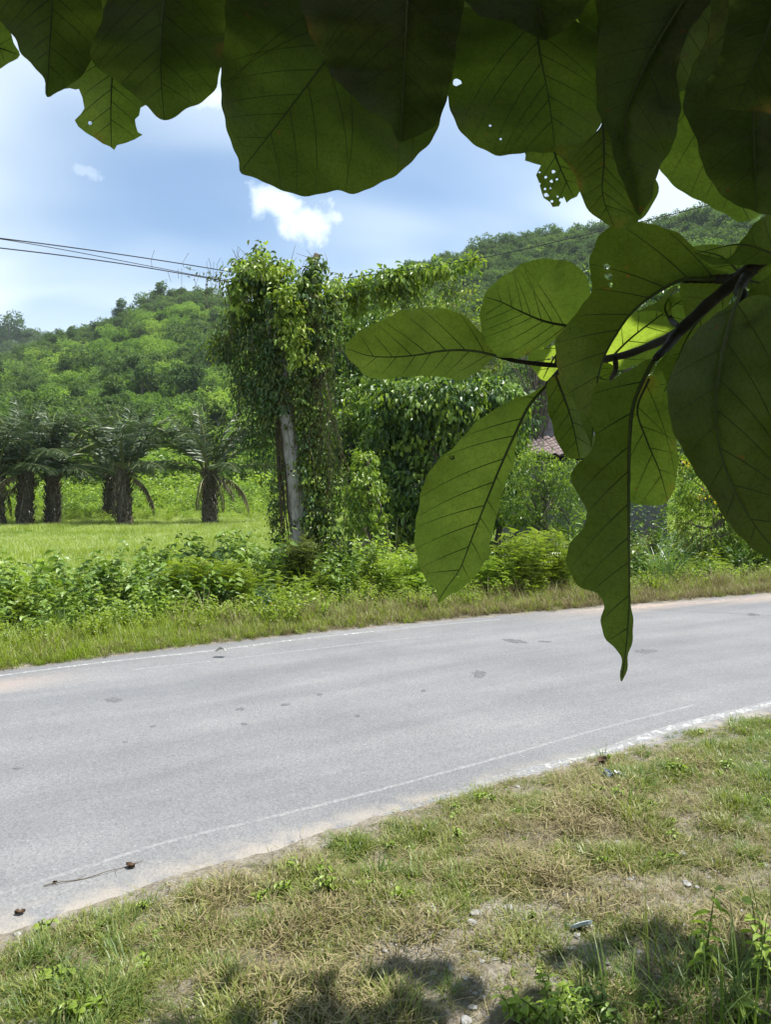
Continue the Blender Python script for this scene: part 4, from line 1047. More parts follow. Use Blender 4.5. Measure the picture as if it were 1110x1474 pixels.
def grass_proto(seed, n=30, H=.3, wd=.008, spread=.08, bend=1.0, mat='grass', lean=.25, seg=3):
    r = np.random.default_rng(seed)
    q = spread * np.sqrt(r.random(n)); a = r.uniform(0, 6.28, n)
    P = np.stack([np.cos(a) * q, np.sin(a) * q, 0 * a - .01], -1)
    V, f = blade_geo(P, a + r.normal(size=n) * .7, H * r.uniform(.5, 1.15, n), bend * r.uniform(.4, 1.5, n), wd * r.uniform(.7, 1.3, n), lean * r.uniform(0, 2, n), seg)
    return make_mesh('grass_tuft', V, f, [M[mat]])
def straw_proto(seed, n=14, L=.12, wd=.004, mat='straw'):
    r = np.random.default_rng(seed); P = np.stack([r.normal(size=n) * .06, r.normal(size=n) * .06, r.uniform(.004, .03, n)], -1)
    V, f = blade_geo(P, r.uniform(0, 6.28, n), L * r.uniform(.5, 1.3, n), r.uniform(-.25, .3, n), wd * r.uniform(.6, 1.3, n), 1.45 + .12 * r.normal(size=n), 2)
    return make_mesh('straw', V, f, [M[mat]])

def place(n, x0, x1, y0, y1, r):
    return r.uniform(x0, x1, n), r.uniform(y0, y1, n)
def far_e(x, y): return (y - y_far(x)) * .78
def near_e(x, y): return (y_near(x) - y) * .82

# the open field on the left and the growth behind the palms
def build_field():
    r = np.random.default_rng(31)
    fp = [grass_proto(i, 90, .30, .016, .55, 1.0, 'field') for i in range(4)]
    x, y = place(16000, -46, 34, 14, 74, r); k = (far_e(x, y) > 4.2) & (abs(x) < y * .75 + 3); x, y = x[k], y[k]
    h = np.interp(fbm(x / 6, y / 6, 3), [.3, .7], [.7, 1.25])
    scatter('field_grass', np.stack([x, y, ground_z(x, y)], -1), fp, r.integers(0, 4, len(x)), r.uniform(0, 6.28, len(x)), np.stack([h * 1.1, h * 1.1, h], -1))
    bp = [weed_proto(50 + i, 1.5, 9, .28, .55, ['bright', 'mid', 'bright', 'yellow'][i], 12, 4, .7) for i in range(4)]
    x, y = place(5200, -62, 62, 50, 100, r); dd = np.hypot(x, y)
    k = (abs(x) < y * .72) & (dd > 52.5 + 3 * vnoise(x / 3, y * 0)) ; x, y, dd = x[k], y[k], dd[k]
    s = np.interp(dd, [52, 60, 75, 96], [.28, .45, .9, 2.1]) * r.uniform(.6, 1.3, len(x))
    idx = np.where(dd < 63, np.array([3, 3, 0, 0])[r.integers(0, 4, len(x))], np.array([0, 1, 2, 1])[r.integers(0, 4, len(x))])
    scatter('undergrowth', np.stack([x, y, ground_z(x, y) - .05], -1), bp, idx, r.uniform(0, 6.28, len(x)), s)
build_field()

def build_weeds():
    r = np.random.default_rng(41)
    wp = [weed_proto(60, .95, 6, .15, .55, 'mid'), weed_proto(61, .8, 6, .13, .5, 'bright'), weed_proto(62, 1.05, 5, .17, .5, 'mid'), weed_proto(63, .7, 7, .10, .6, 'bright', 14),
          feather_proto(64, .9, 7, 'yellow', .2), feather_proto(65, .8, 7, 'bright', .2), weed_proto(66, .9, 6, .14, .5, 'dark'), grass_proto(67, 60, .9, .014, .16, .9, 'grass'),
          weed_proto(68, .45, 9, .075, .65, 'yellow', 12, 4, .3), weed_proto(69, .4, 9, .07, .6, 'bright', 12, 4, .3)]
    # tall rank growth
    x, y = place(5200, -16, 20, 3, 26, r); e = far_e(x, y)
    lim = np.interp(x, [-16, -3, -1.5, 1, 20], [4.6, 4.9, 5.5, 7, 8]); k = (e > .75 + .5 * fbm(x * .9, x * 0, 2)) & (e < lim) & (abs(x) < y * .62 + 2); x, y, e = x[k], y[k], e[k]; n = len(x)
    u = fbm(x * .55, y * .55, 3) + .12 * r.normal(size=n)
    idx = np.select([u < .36, u < .43, u < .50, u < .56, u < .62, u < .68], [4, 5, 1, 0, 2, 6], 0); idx = np.where(r.random(n) < .09, 7, idx); idx = np.where(r.random(n) < .2, np.array([1, 3, 0])[r.integers(0, 3, n)], idx)
    s = np.interp(e, [.7, 1.6, 3, 8], [.4, .68, .85, .95]) * r.uniform(.7, 1.2, n)
    scatter('weeds', np.stack([x, y, ground_z(x, y) - .02], -1), wp, idx, r.uniform(0, 6.28, n), s)
    # low creeping cover in front
    x, y = place(5200, -12, 18, 3, 24, r); e = far_e(x, y); k = (e > .30 + .5 * vnoise(x * 1.3, 0 * x)) & (e < 2.0) & (abs(x) < y * .62 + 2); x, y, e = x[k], y[k], e[k]; n = len(x)
    scatter('ground_cover', np.stack([x, y, ground_z(x, y) - .02], -1), wp, np.where(r.random(n) < .6, 8, 9), r.uniform(0, 6.28, n), r.uniform(.45, 1.0, n))
    # grass and straw along the far kerb
    gp = [grass_proto(70, 26, .22, .008, .08, 1.3, 'verge_green'), grass_proto(71, 26, .28, .007, .09, 1.6, 'straw', .5), grass_proto(72, 30, .20, .008, .1, 1.2, 'field'), straw_proto(73, 16, .3, .008), grass_proto(74, 16, .5, .007, .06, 1.2, 'straw', .3), grass_proto(75, 26, .30, .010, .12, 1.5, 'yellow', .4)]
    x = r.uniform(-9, 18, 13000); y = y_far(x) + r.uniform(-.06, 1.3, 13000) / .78; e = far_e(x, y) - .08 * (fbm(x * 2, x * 0, 3) - .5)
    lim = np.interp(x, [-8, -2, 0, 6], [1.3, 1.0, .8, .9]); k = (e > -.02) & (e < lim) & (abs(x) < y * .6 + 2); x, y, e = x[k], y[k], e[k]; n = len(x)
    dry = r.random(n) < np.interp(x, [-5, -2.5, -.5, 1.5, 8], [.04, .18, .62, .85, .8]) * np.interp(e, [0, .3, .6, 1.0], [1.1, .9, .6, .2])
    idx = np.where(dry, np.array([1, 1, 3, 1])[r.integers(0, 4, n)], np.array([0, 2, 2, 5])[r.integers(0, 4, n)]); idx = np.where(dry & (e > .35) & (r.random(n) < .25), 4, idx)
    s = np.interp(e, [0, .15, .6, 1.2], [.55, .8, 1.05, 1.4]) * r.uniform(.6, 1.2, n)
    scatter('far_verge_grass', np.stack([x, y, ground_z(x, y)], -1), gp, idx, r.uniform(0, 6.28, n), s)
build_weeds()

def build_near_verge():
    r = np.random.default_rng(51)
    gp = [grass_proto(80 + i, 24, .062, .0046, .035, 1.2, 'verge_green', .5) for i in range(3)] + [grass_proto(84 + i, 24, .062, .0040, .04, 1.3, 'straw', .55) for i in range(3)] + \
         [straw_proto(88 + i, 16, .06, .0028) for i in range(3)] + [grass_proto(92, 24, .10, .0046, .04, 1.3, 'grass', .4)] + \
         [weed_proto(93, .04, 6, .022, .6, 'bright', 5, 6, .03), weed_proto(94, .05, 5, .022, .45, 'bright', 6, 6, .03)]
    x, y = place(150000, -3.6, 10, 1.3, 9.5, r); e = near_e(x, y) - .14 * (fbm(x * 3, y * 3, 3) - .5) 
    k = (e > np.where(x > .3, -.06, .03)) & (abs(x) < y * .58 + .8) & (e < 5.5); x, y, e = x[k], y[k], e[k]; n = len(x)
    cov = fbm(x * 1.7 + 7, y * 1.7 + 3, 4)
    # bare, stony track and the scuffed strip by the asphalt
    X0 = np.clip(1 - ((x - .62) / .75) ** 2 - ((y - 3.1) / .55) ** 2, 0, 1) + np.clip(1 - ((x + .1 - (y - 2.9) * .9) / .22) ** 2 - ((y - 3.0) / .35) ** 2, 0, 1)
    dens = np.interp(cov, [.26, .42], [.7, 1]) * np.interp(e, [-.05, .16], [.35, 1]) * (1 - .6 * np.clip(X0, 0, 1))
    dens = dens * np.where((x < -.75) & (e < .16), .25, 1)
    k = r.random(n) < dens; x, y, e, cov = x[k], y[k], e[k], cov[k]; n = len(x)
    g = .55 * fbm(x * 1.3 + 40, y * 1.3 + 20, 4) + .45 * fbm(x * 5 + 40, y * 5 + 20, 3) + .10 * r.normal(size=n) + np.interp(x, [-1.5, .2, 1, 3], [.10, 0, -.07, .03])
    u = r.random(n)
    idx = np.where(g > .43, r.integers(0, 3, n), np.where(u < .55, 3 + r.integers(0, 3, n), 6 + r.integers(0, 3, n)))
    idx = np.where((g > .60) & (u < .12), 9, idx); idx = np.where((u > .992), 10 + r.integers(0, 2, n), idx)
    big = fbm(x * 5, y * 5, 2)
    s = r.uniform(.6, 1.4, n) * np.interp(big, [.3, .7], [.55, 1.45]) * np.interp(e, [.05, .3], [.6, 1])
    scatter('verge_grass', np.stack([x, y, ground_z(x, y) - .002], -1), gp, idx, r.uniform(0, 6.28, n), s)
    # cut stalks lying over everything
    x, y = place(9000, -2.6, 8, 1.6, 8, r); e = near_e(x, y); k = (e > .02) & (abs(x) < y * .56 + .4) & (e < 4.5); x, y = x[k], y[k]; n = len(x)
    sp = [straw_proto(96 + i, 12, .07, .0026) for i in range(3)] + [grass_proto(99, 14, .045, .0035, .05, 1.3, 'verge_green', .6), grass_proto(100, 14, .04, .003, .05, 1.3, 'straw', .6)]
    scatter('cut_grass', np.stack([x, y, ground_z(x, y)], -1), sp, r.integers(0, 5, n), r.uniform(0, 6.28, n), r.uniform(.5, 1.3, n))
    # grit
    x, y = place(9000, -3, 6, 1.5, 7, r); e = near_e(x, y); k = (e > -.05) & (abs(x) < y * .58 + .5); x, y, e = x[k], y[k], e[k]; n = len(x)
    st = []
    for i in range(4):
        bm = bmesh.new(); bmesh.ops.create_icosphere(bm, subdivisions=1, radius=.012); q = np.random.default_rng(i)
        for v in bm.verts: v.co = v.co * float(q.uniform(.6, 1.25)); v.co.z *= .6
        me = bpy.data.meshes.new('grit'); bm.to_mesh(me); bm.free(); me.materials.append(M['stone']); st.append(me)
    X0 = np.clip(1 - ((x - .62) / .9) ** 2 - ((y - 3.1) / .6) ** 2, 0, 1); k = r.random(n) < .25 + .75 * X0; x, y = x[k], y[k]; n = len(x)
    scatter('gravel', np.stack([x, y, ground_z(x, y)], -1), st, r.integers(0, 4, n), r.uniform(0, 6.28, n), r.uniform(.4, 1.5, n) ** 1.5)
M['stone'] = rough_mat('grey_stone', [(.14, .135, .125), (.27, .265, .255), (.40, .40, .39)], 12, bump=.4, bdist=.004)
build_near_verge()
# ------------------------------------------------------------------ oil palms
def frond_mesh(seed, a0, a1, L, dry=False, fat=1.0, mat=None):
    r = np.random.default_rng(seed); n = 15; t = np.linspace(0, 1, n); ang = np.radians(a0 + (a1 - a0) * t ** 1.25)
    pts = [np.zeros(3)]
    for k in range(n - 1): pts.append(pts[-1] + np.array([math.cos(ang[k]), .05 * math.sin(k * .7 + seed), math.sin(ang[k])]) * L / (n - 1))
    pts = np.array(pts); T = unit(np.gradient(pts, axis=0)); side = np.array([0, 1., 0])
    m = 36; u = np.linspace(.13, .99, m); i = np.minimum((u * (n - 1)).astype(int), n - 2); fr = u * (n - 1) - i
    c = pts[i] + (pts[i + 1] - pts[i]) * fr[:, None]; tt = T[i]; up = unit(np.cross(tt, side))
    up = np.where(up[:, 2:3] < 0, -up, up)
    P = []; D = []; Nn = []; LL = []
    for s in (-1, 1):
        el = r.uniform(-.1, .5, m) if not dry else r.uniform(-.5, .1, m)
        d = side * s * .85 + tt * .75 + up * el[:, None] + np.array([0, 0, -.34 if not dry else -1.2]) + .12 * r.normal(size=(m, 3))
        P.append(c); D.append(d); Nn.append(up + .3 * r.normal(size=(m, 3))); LL.append(fat * L * .185 * (np.sin(np.pi * np.clip(u * .86 + .12, 0, 1)) ** .6) * r.uniform(.8, 1.15, m))
    V, f = leaf_geo(np.concatenate(P), np.concatenate(D), np.concatenate(Nn), np.concatenate(LL), .058 if not dry else .045, 4, .02, .22)
    V2, f2 = tube(pts, np.linspace(.055, .012, n), 5, False); f2 = [x + len(V) for x in f2]
    mat = mat or ('palmdry' if dry else 'palm')
    me = make_mesh('frond', np.concatenate([V, V2]), [*f, *f2], [M[mat], M['rachis']])
    idx = np.zeros(len(me.polygons), np.int32); idx[len(f[0]):] = 1; me.polygons.foreach_set('material_index', idx)
    return me
M['rachis'] = rough_mat('frond_rib', [(.13, .15, .05), (.2, .2, .09)], 9, rough=.5)
FR_UP = [frond_mesh(1, 86, 56, 4.2), frond_mesh(2, 70, 26, 4.6), frond_mesh(13, 60, 12, 4.8), frond_mesh(14, 76, 38, 4.5)]
FR_MID = [frond_mesh(3, 60, -16, 5.0), frond_mesh(4, 50, -24, 5.2), frond_mesh(5, 68, -2, 4.8)]
FR_LOW = [frond_mesh(6, 34, -30, 5.2), frond_mesh(7, 24, -30, 5.0), frond_mesh(8, 22, -42, 5.0), frond_mesh(17, 20, -30, 4.8)]
FR_DRY = [frond_mesh(9, -25, -95, 3.4, True), frond_mesh(10, -15, -92, 3.8, True), frond_mesh(11, -50, -94, 3.0, True), frond_mesh(12, -5, -60, 4.2, True)]

def palm_trunk(seed, H, R):
    r = np.random.default_rng(seed); g = Geo(); n = 10
    z = np.linspace(-.1, H, n); P = np.stack([.06 * np.sin(z * 1.1 + seed), .05 * np.cos(z * .9 + seed), z], -1)
    V, f = tube(P, R * (.82 + .15 * r.random(n)) * np.interp(z, [0, .4, H], [1.18, .95, .8]), 12); g.add(V, f)
    # stumps of old frond bases set in a spiral
    for k in range(int(H * 24)):
        zz = (k + .5) / 24; a = k * 2.4; d = np.array([math.cos(a), math.sin(a), 0]); b = d * R * .72 + [0, 0, zz]
        L = r.uniform(.16, .36); e = b + d * L * .75 + np.array([0, 0, L * .9])
        w = np.array([-d[1], d[0], 0]) * r.uniform(.10, .15); h = np.array([0, 0, .08])
        g.add([b - w, b + w, b + w * .8 - h * 1.5, b - w * .8 - h * 1.5, e - w * .55, e + w * .55, e + w * .4 - d * .05, e - w * .4 - d * .05],
              [np.array([[0, 1, 5, 4], [1, 2, 6, 5], [2, 3, 7, 6], [3, 0, 4, 7], [4, 5, 6, 7]])])
    # hanging dead fibre and small ferns
    m = 90; a = r.uniform(0, 6.28, m); zz = r.uniform(.5, H, m)
    V, f = blade_geo(np.stack([np.cos(a) * R * .9, np.sin(a) * R * .9, zz], -1), a, r.uniform(.3, 1.0, m), .5, .05, 2.5, 3); 
    h = Geo(); h.add(V, f)
    return g.mesh('trunk', [M['palmtrunk']]), h.mesh('dead_fibre', [M['palmdry']])
PALM_G = 'oil palms at the back of the field'
def oil_palm(px, d, seed, H, label, sc=1.0, nd=6, dry_front=False, nf=20):
    r = np.random.default_rng(seed); x = (px - HX) / F * d; z = float(ground_z(np.array([x]), np.array([d]))[0])
    t = thing('oil_palm', label, 'palm', (x, d, z), 0, PALM_G); t.scale = (sc,) * 3
    tm, fm = palm_trunk(seed, H, .55); obj('trunk', tm, t); o = obj('dead_fibre', fm, t); o['kind'] = 'stuff'
    for k in range(nf):
        q = k / nf; kind = FR_UP if q < .48 else FR_MID if q < .78 else FR_LOW
        f = obj('frond', kind[int(r.integers(0, len(kind)))], t); a = k * 2.399 + r.normal() * .12
        f.location = (math.cos(a) * .22, math.sin(a) * .22, H - .05 - .25 * q); f.rotation_euler = (r.normal() * .15, 0, a); f.scale = ((r.uniform(.95, 1.12) if q < .5 else r.uniform(1.05, 1.25)),) * 3
    for k in range(nd):
        f = obj('dry_frond', FR_DRY[int(r.integers(0, 4))], t); a = r.uniform(0, 6.28) if not (dry_front and k < 2) else (-1.65 if k == 0 else -.95)
        f.location = (math.cos(a) * .4, math.sin(a) * .4, H - .35); f.rotation_euler = (0, 0, a); f.scale = (r.uniform(.8, 1.0),) * 3
    return t
oil_palm(302, 49, 3, 3.5, 'oil palm nearest the vine covered tree, two dead fronds folded down its trunk', 1.0, 4, True, 22)
oil_palm(178, 48.5, 14, 3.5, 'oil palm standing alone in the middle of the row with fibrous trunk', .98, 2)
oil_palm(157, 56, 5, 3.4, 'oil palm half hidden behind the one in the middle of the row', .95, 1, nf=16)
oil_palm(75, 49.5, 6, 3.4, 'oil palm with a dark trunk second from the left edge', 1.0, 2)
oil_palm(36, 48, 17, 3.4, 'oil palm with a grey fibrous trunk near the left edge', 1.05, 2)
oil_palm(-6, 47.5, 8, 3.2, 'oil palm cut off by the left edge of the photo', 1.0, 2)

# ------------------------------------------------------------------ the leaning trunk smothered in vines
def vine_strands(r, n, top_fn, bottom_fn, leafsize, per, jitter=.12):
    g = Geo(); P = []; Nn = []
    for k in range(n):
        a = top_fn(k); b = bottom_fn(k, a); m = (a + b) / 2 + r.normal(size=3) * jitter
        c = resample(np.array([a, m, b]), 9); c[1:-1] += r.normal(size=(7, 3)) * jitter * .18
        V, f = tube(c, np.linspace(.007, .003, 9), 3, False); g.add(V, f)
        for j in range(per):
            i = int(r.integers(0, 8)); P.append(c[i] + (c[i + 1] - c[i]) * r.random()); v = r.normal(size=3); v[2] = .2; Nn.append(v)
    P = np.array(P); Nn = unit(np.array(Nn))
    return g, P + r.normal(size=P.shape) * .03, Nn

def build_vine_tree():
    r = np.random.default_rng(88); D = 14.0
    base = np.array(W(436, 872, D)); base[2] = float(ground_z(base[0:1], base[1:2])[0])
    t = thing('vine_covered_tree', 'tall leaning pale trunk smothered in climbing vines beside the road', 'tree', tuple(base))
    loc = lambda A: np.asarray(A, float) - base
    def part(name, g, mat, smooth=True, kind=None):
        g.V = [loc(v) for v in g.V]; o = obj(name, g.mesh(name, [M[mat]], smooth), t)
        if kind: o['kind'] = kind
        return o
    tp = [W(438, 872, D), W(431, 765, D), W(420, 660, D), W(409, 580, D), W(398, 500, D + .05), W(386, 430, D + .1), W(378, 384, D + .1)]
    pts = resample(np.array([tuple(p) for p in tp]), 26); rad = np.interp(np.linspace(0, 1, 26), [0, .2, .6, 1], [.24, .185, .15, .11]) * (1 + .05 * np.sin(np.arange(26) * 1.9))
    pts = pts + r.normal(size=pts.shape) * .008
    V, f = tube(pts, rad, 12); g = Geo(); g.add(V, f); part('trunk', g, 'paletrunk')
    # knot holes facing the road
    for (px, py) in [(424, 757), (419, 678), (430, 690), (416, 594), (437, 705)]:
        c = np.array(W(px, py, D - .178)); V, f = tube([c + [0, .06, 0], c], [.022, .020], 8); g = Geo(); g.add(V, f); part('knot', g, 'petiole')
    st = resample(np.array([tuple(W(*p)) for p in [(432, 540, D + .1), (438, 450, D + .1), (449, 388, D + .1), (457, 366, D + .1)]]), 12)
    V, f = tube(st, np.linspace(.08, .065, 12), 9); g = Geo(); g.add(V, f); part('broken_limb', g, 'palmtrunk')
    # leaves: crown at the top, masses along the trunk
    def mass(name, ells, ncl, per, spread, size, mats, down=.75, asp=.5, n=6, inner=.25, seed=0):
        q = np.random.default_rng(seed); P, Nn = clump_cloud(q, ells, ncl, per, spread, inner, .3)
        cl = np.arange(len(P)) // per; ph = q.random(cl.max() + 1)[cl]; sh = np.linspace(0, 1, len(mats) + 1)
        for i, m in enumerate(mats):
            k = (ph >= sh[i]) & (ph < sh[i + 1])
            if k.any():
                V, f = leafset(q, P[k], Nn[k], size, asp, n, down, .6); w = obj(name, make_mesh(name, loc(V), f, [M[m]]), t)
                if name == 'climber': w['kind'] = 'stuff'
    mass('crown', [E(374, 402, D, 36, 22, .6), E(344, 416, D, 18, 14, .4), E(352, 440, D, 14, 16, .4), E(400, 432, D, 32, 36, .5), E(440, 428, D, 22, 34, .5), E(478, 416, D, 24, 14, .5), E(376, 368, D, 10, 13, .25), E(403, 384, D, 10, 9, .25), E(354, 386, D, 11, 10, .25), E(395, 470, D + .2, 32, 50, .4)],
         330, 13, .13, .11, ['mid', 'olive', 'dark', 'bright'], seed=1)
    mass('crown', [E(404, 396, D - .2, 20, 12, .3), E(372, 378, D - .2, 16, 10, .3), E(412, 445, D - .4, 16, 60, .2), E(428, 480, D - .4, 14, 50, .2)], 90, 12, .10, .10, ['yellow', 'bright'], seed=2)
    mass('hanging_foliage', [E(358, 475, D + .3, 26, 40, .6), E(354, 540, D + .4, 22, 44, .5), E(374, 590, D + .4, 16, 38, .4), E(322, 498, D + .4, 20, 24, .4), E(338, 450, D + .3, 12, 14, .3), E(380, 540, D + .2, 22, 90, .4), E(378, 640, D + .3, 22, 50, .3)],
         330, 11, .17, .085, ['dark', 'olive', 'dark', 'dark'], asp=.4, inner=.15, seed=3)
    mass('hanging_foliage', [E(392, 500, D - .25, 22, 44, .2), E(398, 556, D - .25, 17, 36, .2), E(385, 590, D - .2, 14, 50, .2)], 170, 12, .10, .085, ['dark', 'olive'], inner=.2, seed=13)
    mass('climber', [E(458, 380, D, 10, 12, .2), E(448, 400, D - .1, 12, 22, .2)], 50, 11, .07, .09, ['dark', 'olive', 'mid'], inner=.2, seed=14)
    mass('hanging_foliage', [E(322, 500, D + .2, 26, 22, .4), E(330, 470, D + .2, 20, 16, .4)], 40, 10, .12, .08, ['olive', 'yellow'], seed=4)
    mass('climber', [E(432, 560, D - .1, 15, 60, .2), E(446, 620, D - .05, 18, 50, .25), E(452, 680, D - .05, 22, 60, .3), E(462, 760, D - .1, 26, 70, .3), E(470, 820, D - .1, 24, 50, .3), E(455, 520, D, 20, 50, .3), E(466, 470, D, 22, 40, .3)],
         640, 13, .10, .08, ['olive', 'mid', 'olive', 'dark', 'bright'], inner=.2, seed=5)
    mass('climber', [E(403, 690, D - .05, 9, 60, .15), E(402, 770, D - .05, 13, 36, .2), E(396, 720, D, 9, 50, .2)], 100, 10, .08, .06, ['dark', 'olive'], inner=.2, seed=6)
    mass('climber', [E(425, 815, D - .35, 30, 34, .35), E(405, 850, D - .3, 34, 30, .4), E(440, 800, D - .4, 20, 26, .3), E(452, 862, D - .3, 34, 24, .4), E(398, 815, D - .1, 16, 24, .3)], 240, 11, .10, .075, ['olive', 'dark', 'mid'], asp=.4, inner=.3, seed=7)
    # bare and leafy strands that hang from the crown
    lo = lambda k, a: a + np.array([r.normal() * .1, r.normal() * .08, -r.uniform(.5, 2.0)])
    g, P, Nn = vine_strands(r, 60, lambda k: np.array(W(r.uniform(332, 395), r.uniform(400, 560), D + r.uniform(-.1, .6))), lo, .06, 16)
    part('vine_stems', g, 'vinestem', False, 'stuff'); V, f = leafset(r, P, Nn, .075, .35, 4, .9); obj('hanging_foliage', make_mesh('hanging_foliage', loc(V), f, [M['dark']]), t)
    g, P, Nn = vine_strands(r, 80, lambda k: np.array(W(r.uniform(425, 486), r.uniform(420, 640), D + r.uniform(-.3, .2))), lambda k, a: np.array([a[0] + r.normal() * .12, a[1], max(a[2] - r.uniform(1, 3), .2)]), .06, 22)
    part('vine_stems', g, 'vinestem', False, 'stuff'); V, f = leafset(r, P, Nn, .075, .45, 4, .8); obj('climber', make_mesh('climber', loc(V), f, [M['olive']]), t)
    g, P, Nn = vine_strands(r, 42, lambda k: np.array(W(np.interp(r.random(), [0, 1], [396, 404]) , r.uniform(590, 640), D - .1)), lambda k, a: np.array(W(r.uniform(396, 428), r.uniform(760, 850), D - .15 + .3 * r.random())), .05, 5, .05)
    part('vine_stems', g, 'vinestem', False, 'stuff'); V, f = leafset(r, P, Nn, .055, .4, 4, .8); obj('climber', make_mesh('climber', loc(V), f, [M['olive']]), t)['kind'] = 'stuff'
    # loose tendrils against the sky
    g = Geo()
    for k in range(26):
        a = np.array(W(r.uniform(340, 470), r.uniform(372, 410), D)); b = a + np.array([r.normal() * .22, 0, r.uniform(.08, .42)]); V, f = tube(resample(np.array([a, (a + b) / 2 + r.normal(size=3) * .05, b]), 5), [.006, .006, .005, .004, .003], 3, False); g.add(V, f)
    part('vine_stems', g, 'vinestem', False, 'stuff')
build_vine_tree()

# ------------------------------------------------------------------ wires
def wire(pts, label, rad=.009):
    P = resample(np.array([tuple(W(*p)) for p in pts]), 60)
    V, f = tube(P, rad, 5); g = Geo(); g.add(V, f)
    return tag(obj('power_line', g.mesh('power_line', [M['wire']], True)), label, 'wire', 'overhead wires')
wire([(395, 402, 14), (325, 390, 13.7), (165, 365, 12.4), (0, 343, 11), (-240, 316, 9.5), (-700, 280, 7.8)], 'topmost overhead wire running to the left edge from the vine covered tree')
wire([(395, 408, 14.0), (300, 399, 13.6), (225, 385, 12.9), (72, 356, 11.7), (0, 344, 11.1), (-240, 318, 9.6), (-700, 284, 7.9)], 'thin middle wire that splits off from the topmost one', .006)
wire([(395, 416, 14), (333, 406, 13.7), (165, 378, 12.4), (0, 357, 11), (-240, 334, 9.5), (-700, 300, 7.8)], 'lowest of the wires on the left, hung with dry tendrils near the tree')
wire([(470, 404, 14), (560, 392, 14), (690, 372, 13.8), (860, 334, 13.3), (1010, 298, 12.9), (1200, 245, 12.4), (1700, 90, 11)], 'thin wire rising to the right above the wooded hill', .008)
def tendrils():
    r = np.random.default_rng(9); t = thing('hanging_tendrils', 'dry vine tendrils dangling from the wires left of the tree', 'vine', tuple(W(290, 400, 13.4)))
    o = np.array(t.location); g = Geo(); P = []; Nn = []
    for k in range(26):
        px = r.uniform(218, 335) if k < 18 else r.uniform(290, 335); d = np.interp(px, [165, 333], [12.4, 13.7]); py = np.interp(px, [165, 333], [378, 406]) - r.uniform(0, 8)
        a = np.array(W(px, py, d)); b = a + np.array([r.normal() * .12, 0, -r.uniform(.1, .75)]) if r.random() < .75 else a + np.array([r.normal() * .1, 0, .3])
        c = resample(np.array([a, (a + b) / 2 + r.normal(size=3) * .05, b]), 6); V, f = tube(c, .0035, 3, False); g.add(V - o, f)
        if px > 265: P += list(c[:3] + r.normal(size=(3, 3)) * .03)
    P = np.array(P); obj('stems', g.mesh('stems', [M['vinestem']]), t)['kind'] = 'stuff'
    V, f = leafset(r, P, r.normal(size=P.shape), .07, .5, 4); obj('leaves', make_mesh('leaves', V - o, f, [M['olive']]), t)['kind'] = 'stuff'
tendrils()

# ------------------------------------------------------------------ creeper over the wire, trees and shrubs across the road
def gz1(x, y): return float(ground_z(np.array([x]), np.array([y]))[0])
def gbase(px, d, sink=.05):
    x = (px - HX) / F * d; return np.array([x, d, gz1(x, d) - sink])
def build_creeper():
    r = np.random.default_rng(15); b = np.array(W(570, 395, 14.2))
    t = thing('creeper', 'bright green creeper draped like a curtain along the wire right of the tree', 'vine', tuple(b))
    ells = [E(503, 416, 14.2, 18, 12, .3), E(530, 408, 14.2, 22, 7, .3), E(562, 402, 14.2, 18, 13, .35), E(596, 394, 14.2, 24, 6, .3), E(628, 389, 14.1, 16, 9, .3), E(655, 383, 14.1, 20, 5, .22), E(680, 376, 14.0, 14, 3.5, .15), E(552, 420, 14.4, 12, 16, .25), E(510, 436, 14.4, 10, 26, .25), E(590, 410, 14.5, 10, 12, .25)]
    P, Nn = clump_cloud(r, ells, 170, 11, .12, .3, .6); cl = np.arange(len(P)) // 14; ph = r.random(cl.max() + 1)[cl]
    for i, m in enumerate(['bright', 'yellow', 'bright', 'mid']):
        k = (ph >= i / 4) & (ph < (i + 1) / 4); V, f = leafset(r, P[k], Nn[k], .12, .5, 6, .7); obj('foliage', make_mesh('foliage', V - b, f, [M[m]]), t)
    g, P, Nn = vine_strands(r, 60, lambda k: np.array(W(r.uniform(485, 660), r.uniform(392, 414), 14.3 + r.uniform(-.2, .4))), lambda k, a: a + np.array([r.normal() * .1, r.normal() * .1, -r.uniform(.15, .8)]), .06, 14)
    g.V = [v - b for v in g.V]; obj('vine_stems', g.mesh('vine_stems', [M['vinestem']]), t)['kind'] = 'stuff'
    V, f = leafset(r, P, Nn, .09, .5, 4, .9); obj('foliage', make_mesh('foliage', V - b, f, [M['mid']]), t)
build_creeper()

def T(name, label, cat, px, d, toppy, ells, mats, ncl, per, spread, size, rad=(.16, .09), **kw):
    b = gbase(px, d); top = np.array(W(px + kw.pop('lean', 6), toppy, d))
    return plant(name, label, cat, b, [b, b * .5 + top * .5 + [.08, 0, 0], top], list(rad), ells, mats, ncl, per, spread, size, **kw)
T('roadside_tree', 'grey green tree between the vine tree and the drooping bush, behind the creeper', 'tree', 520, 22, 470,
  [E(500, 505, 22, 40, 46), E(545, 470, 22, 40, 40), E(520, 580, 21, 40, 50), E(470, 570, 22, 26, 60), E(590, 460, 23, 44, 34), E(560, 530, 22, 40, 30)], ['mid', 'bright', 'mid', 'dark'], 640, 14, .26, .15, seed=1)
plant('scrub_tree', 'thin olive leaved tree with many bare twigs above the oval leaf', 'tree', gbase(650, 20), [gbase(650, 20), np.array(W(648, 560, 20)), np.array(W(655, 440, 20))], [.08, .04],
  [E(610, 445, 20, 66, 26), E(680, 445, 20, 45, 34), E(630, 490, 20, 80, 50), E(700, 500, 20, 40, 50), E(570, 500, 20.3, 50, 50)], ['olive', 'mid', 'yellow', 'olive'], 420, 10, .25, .11, seed=2, limbs=70, lr=.022)
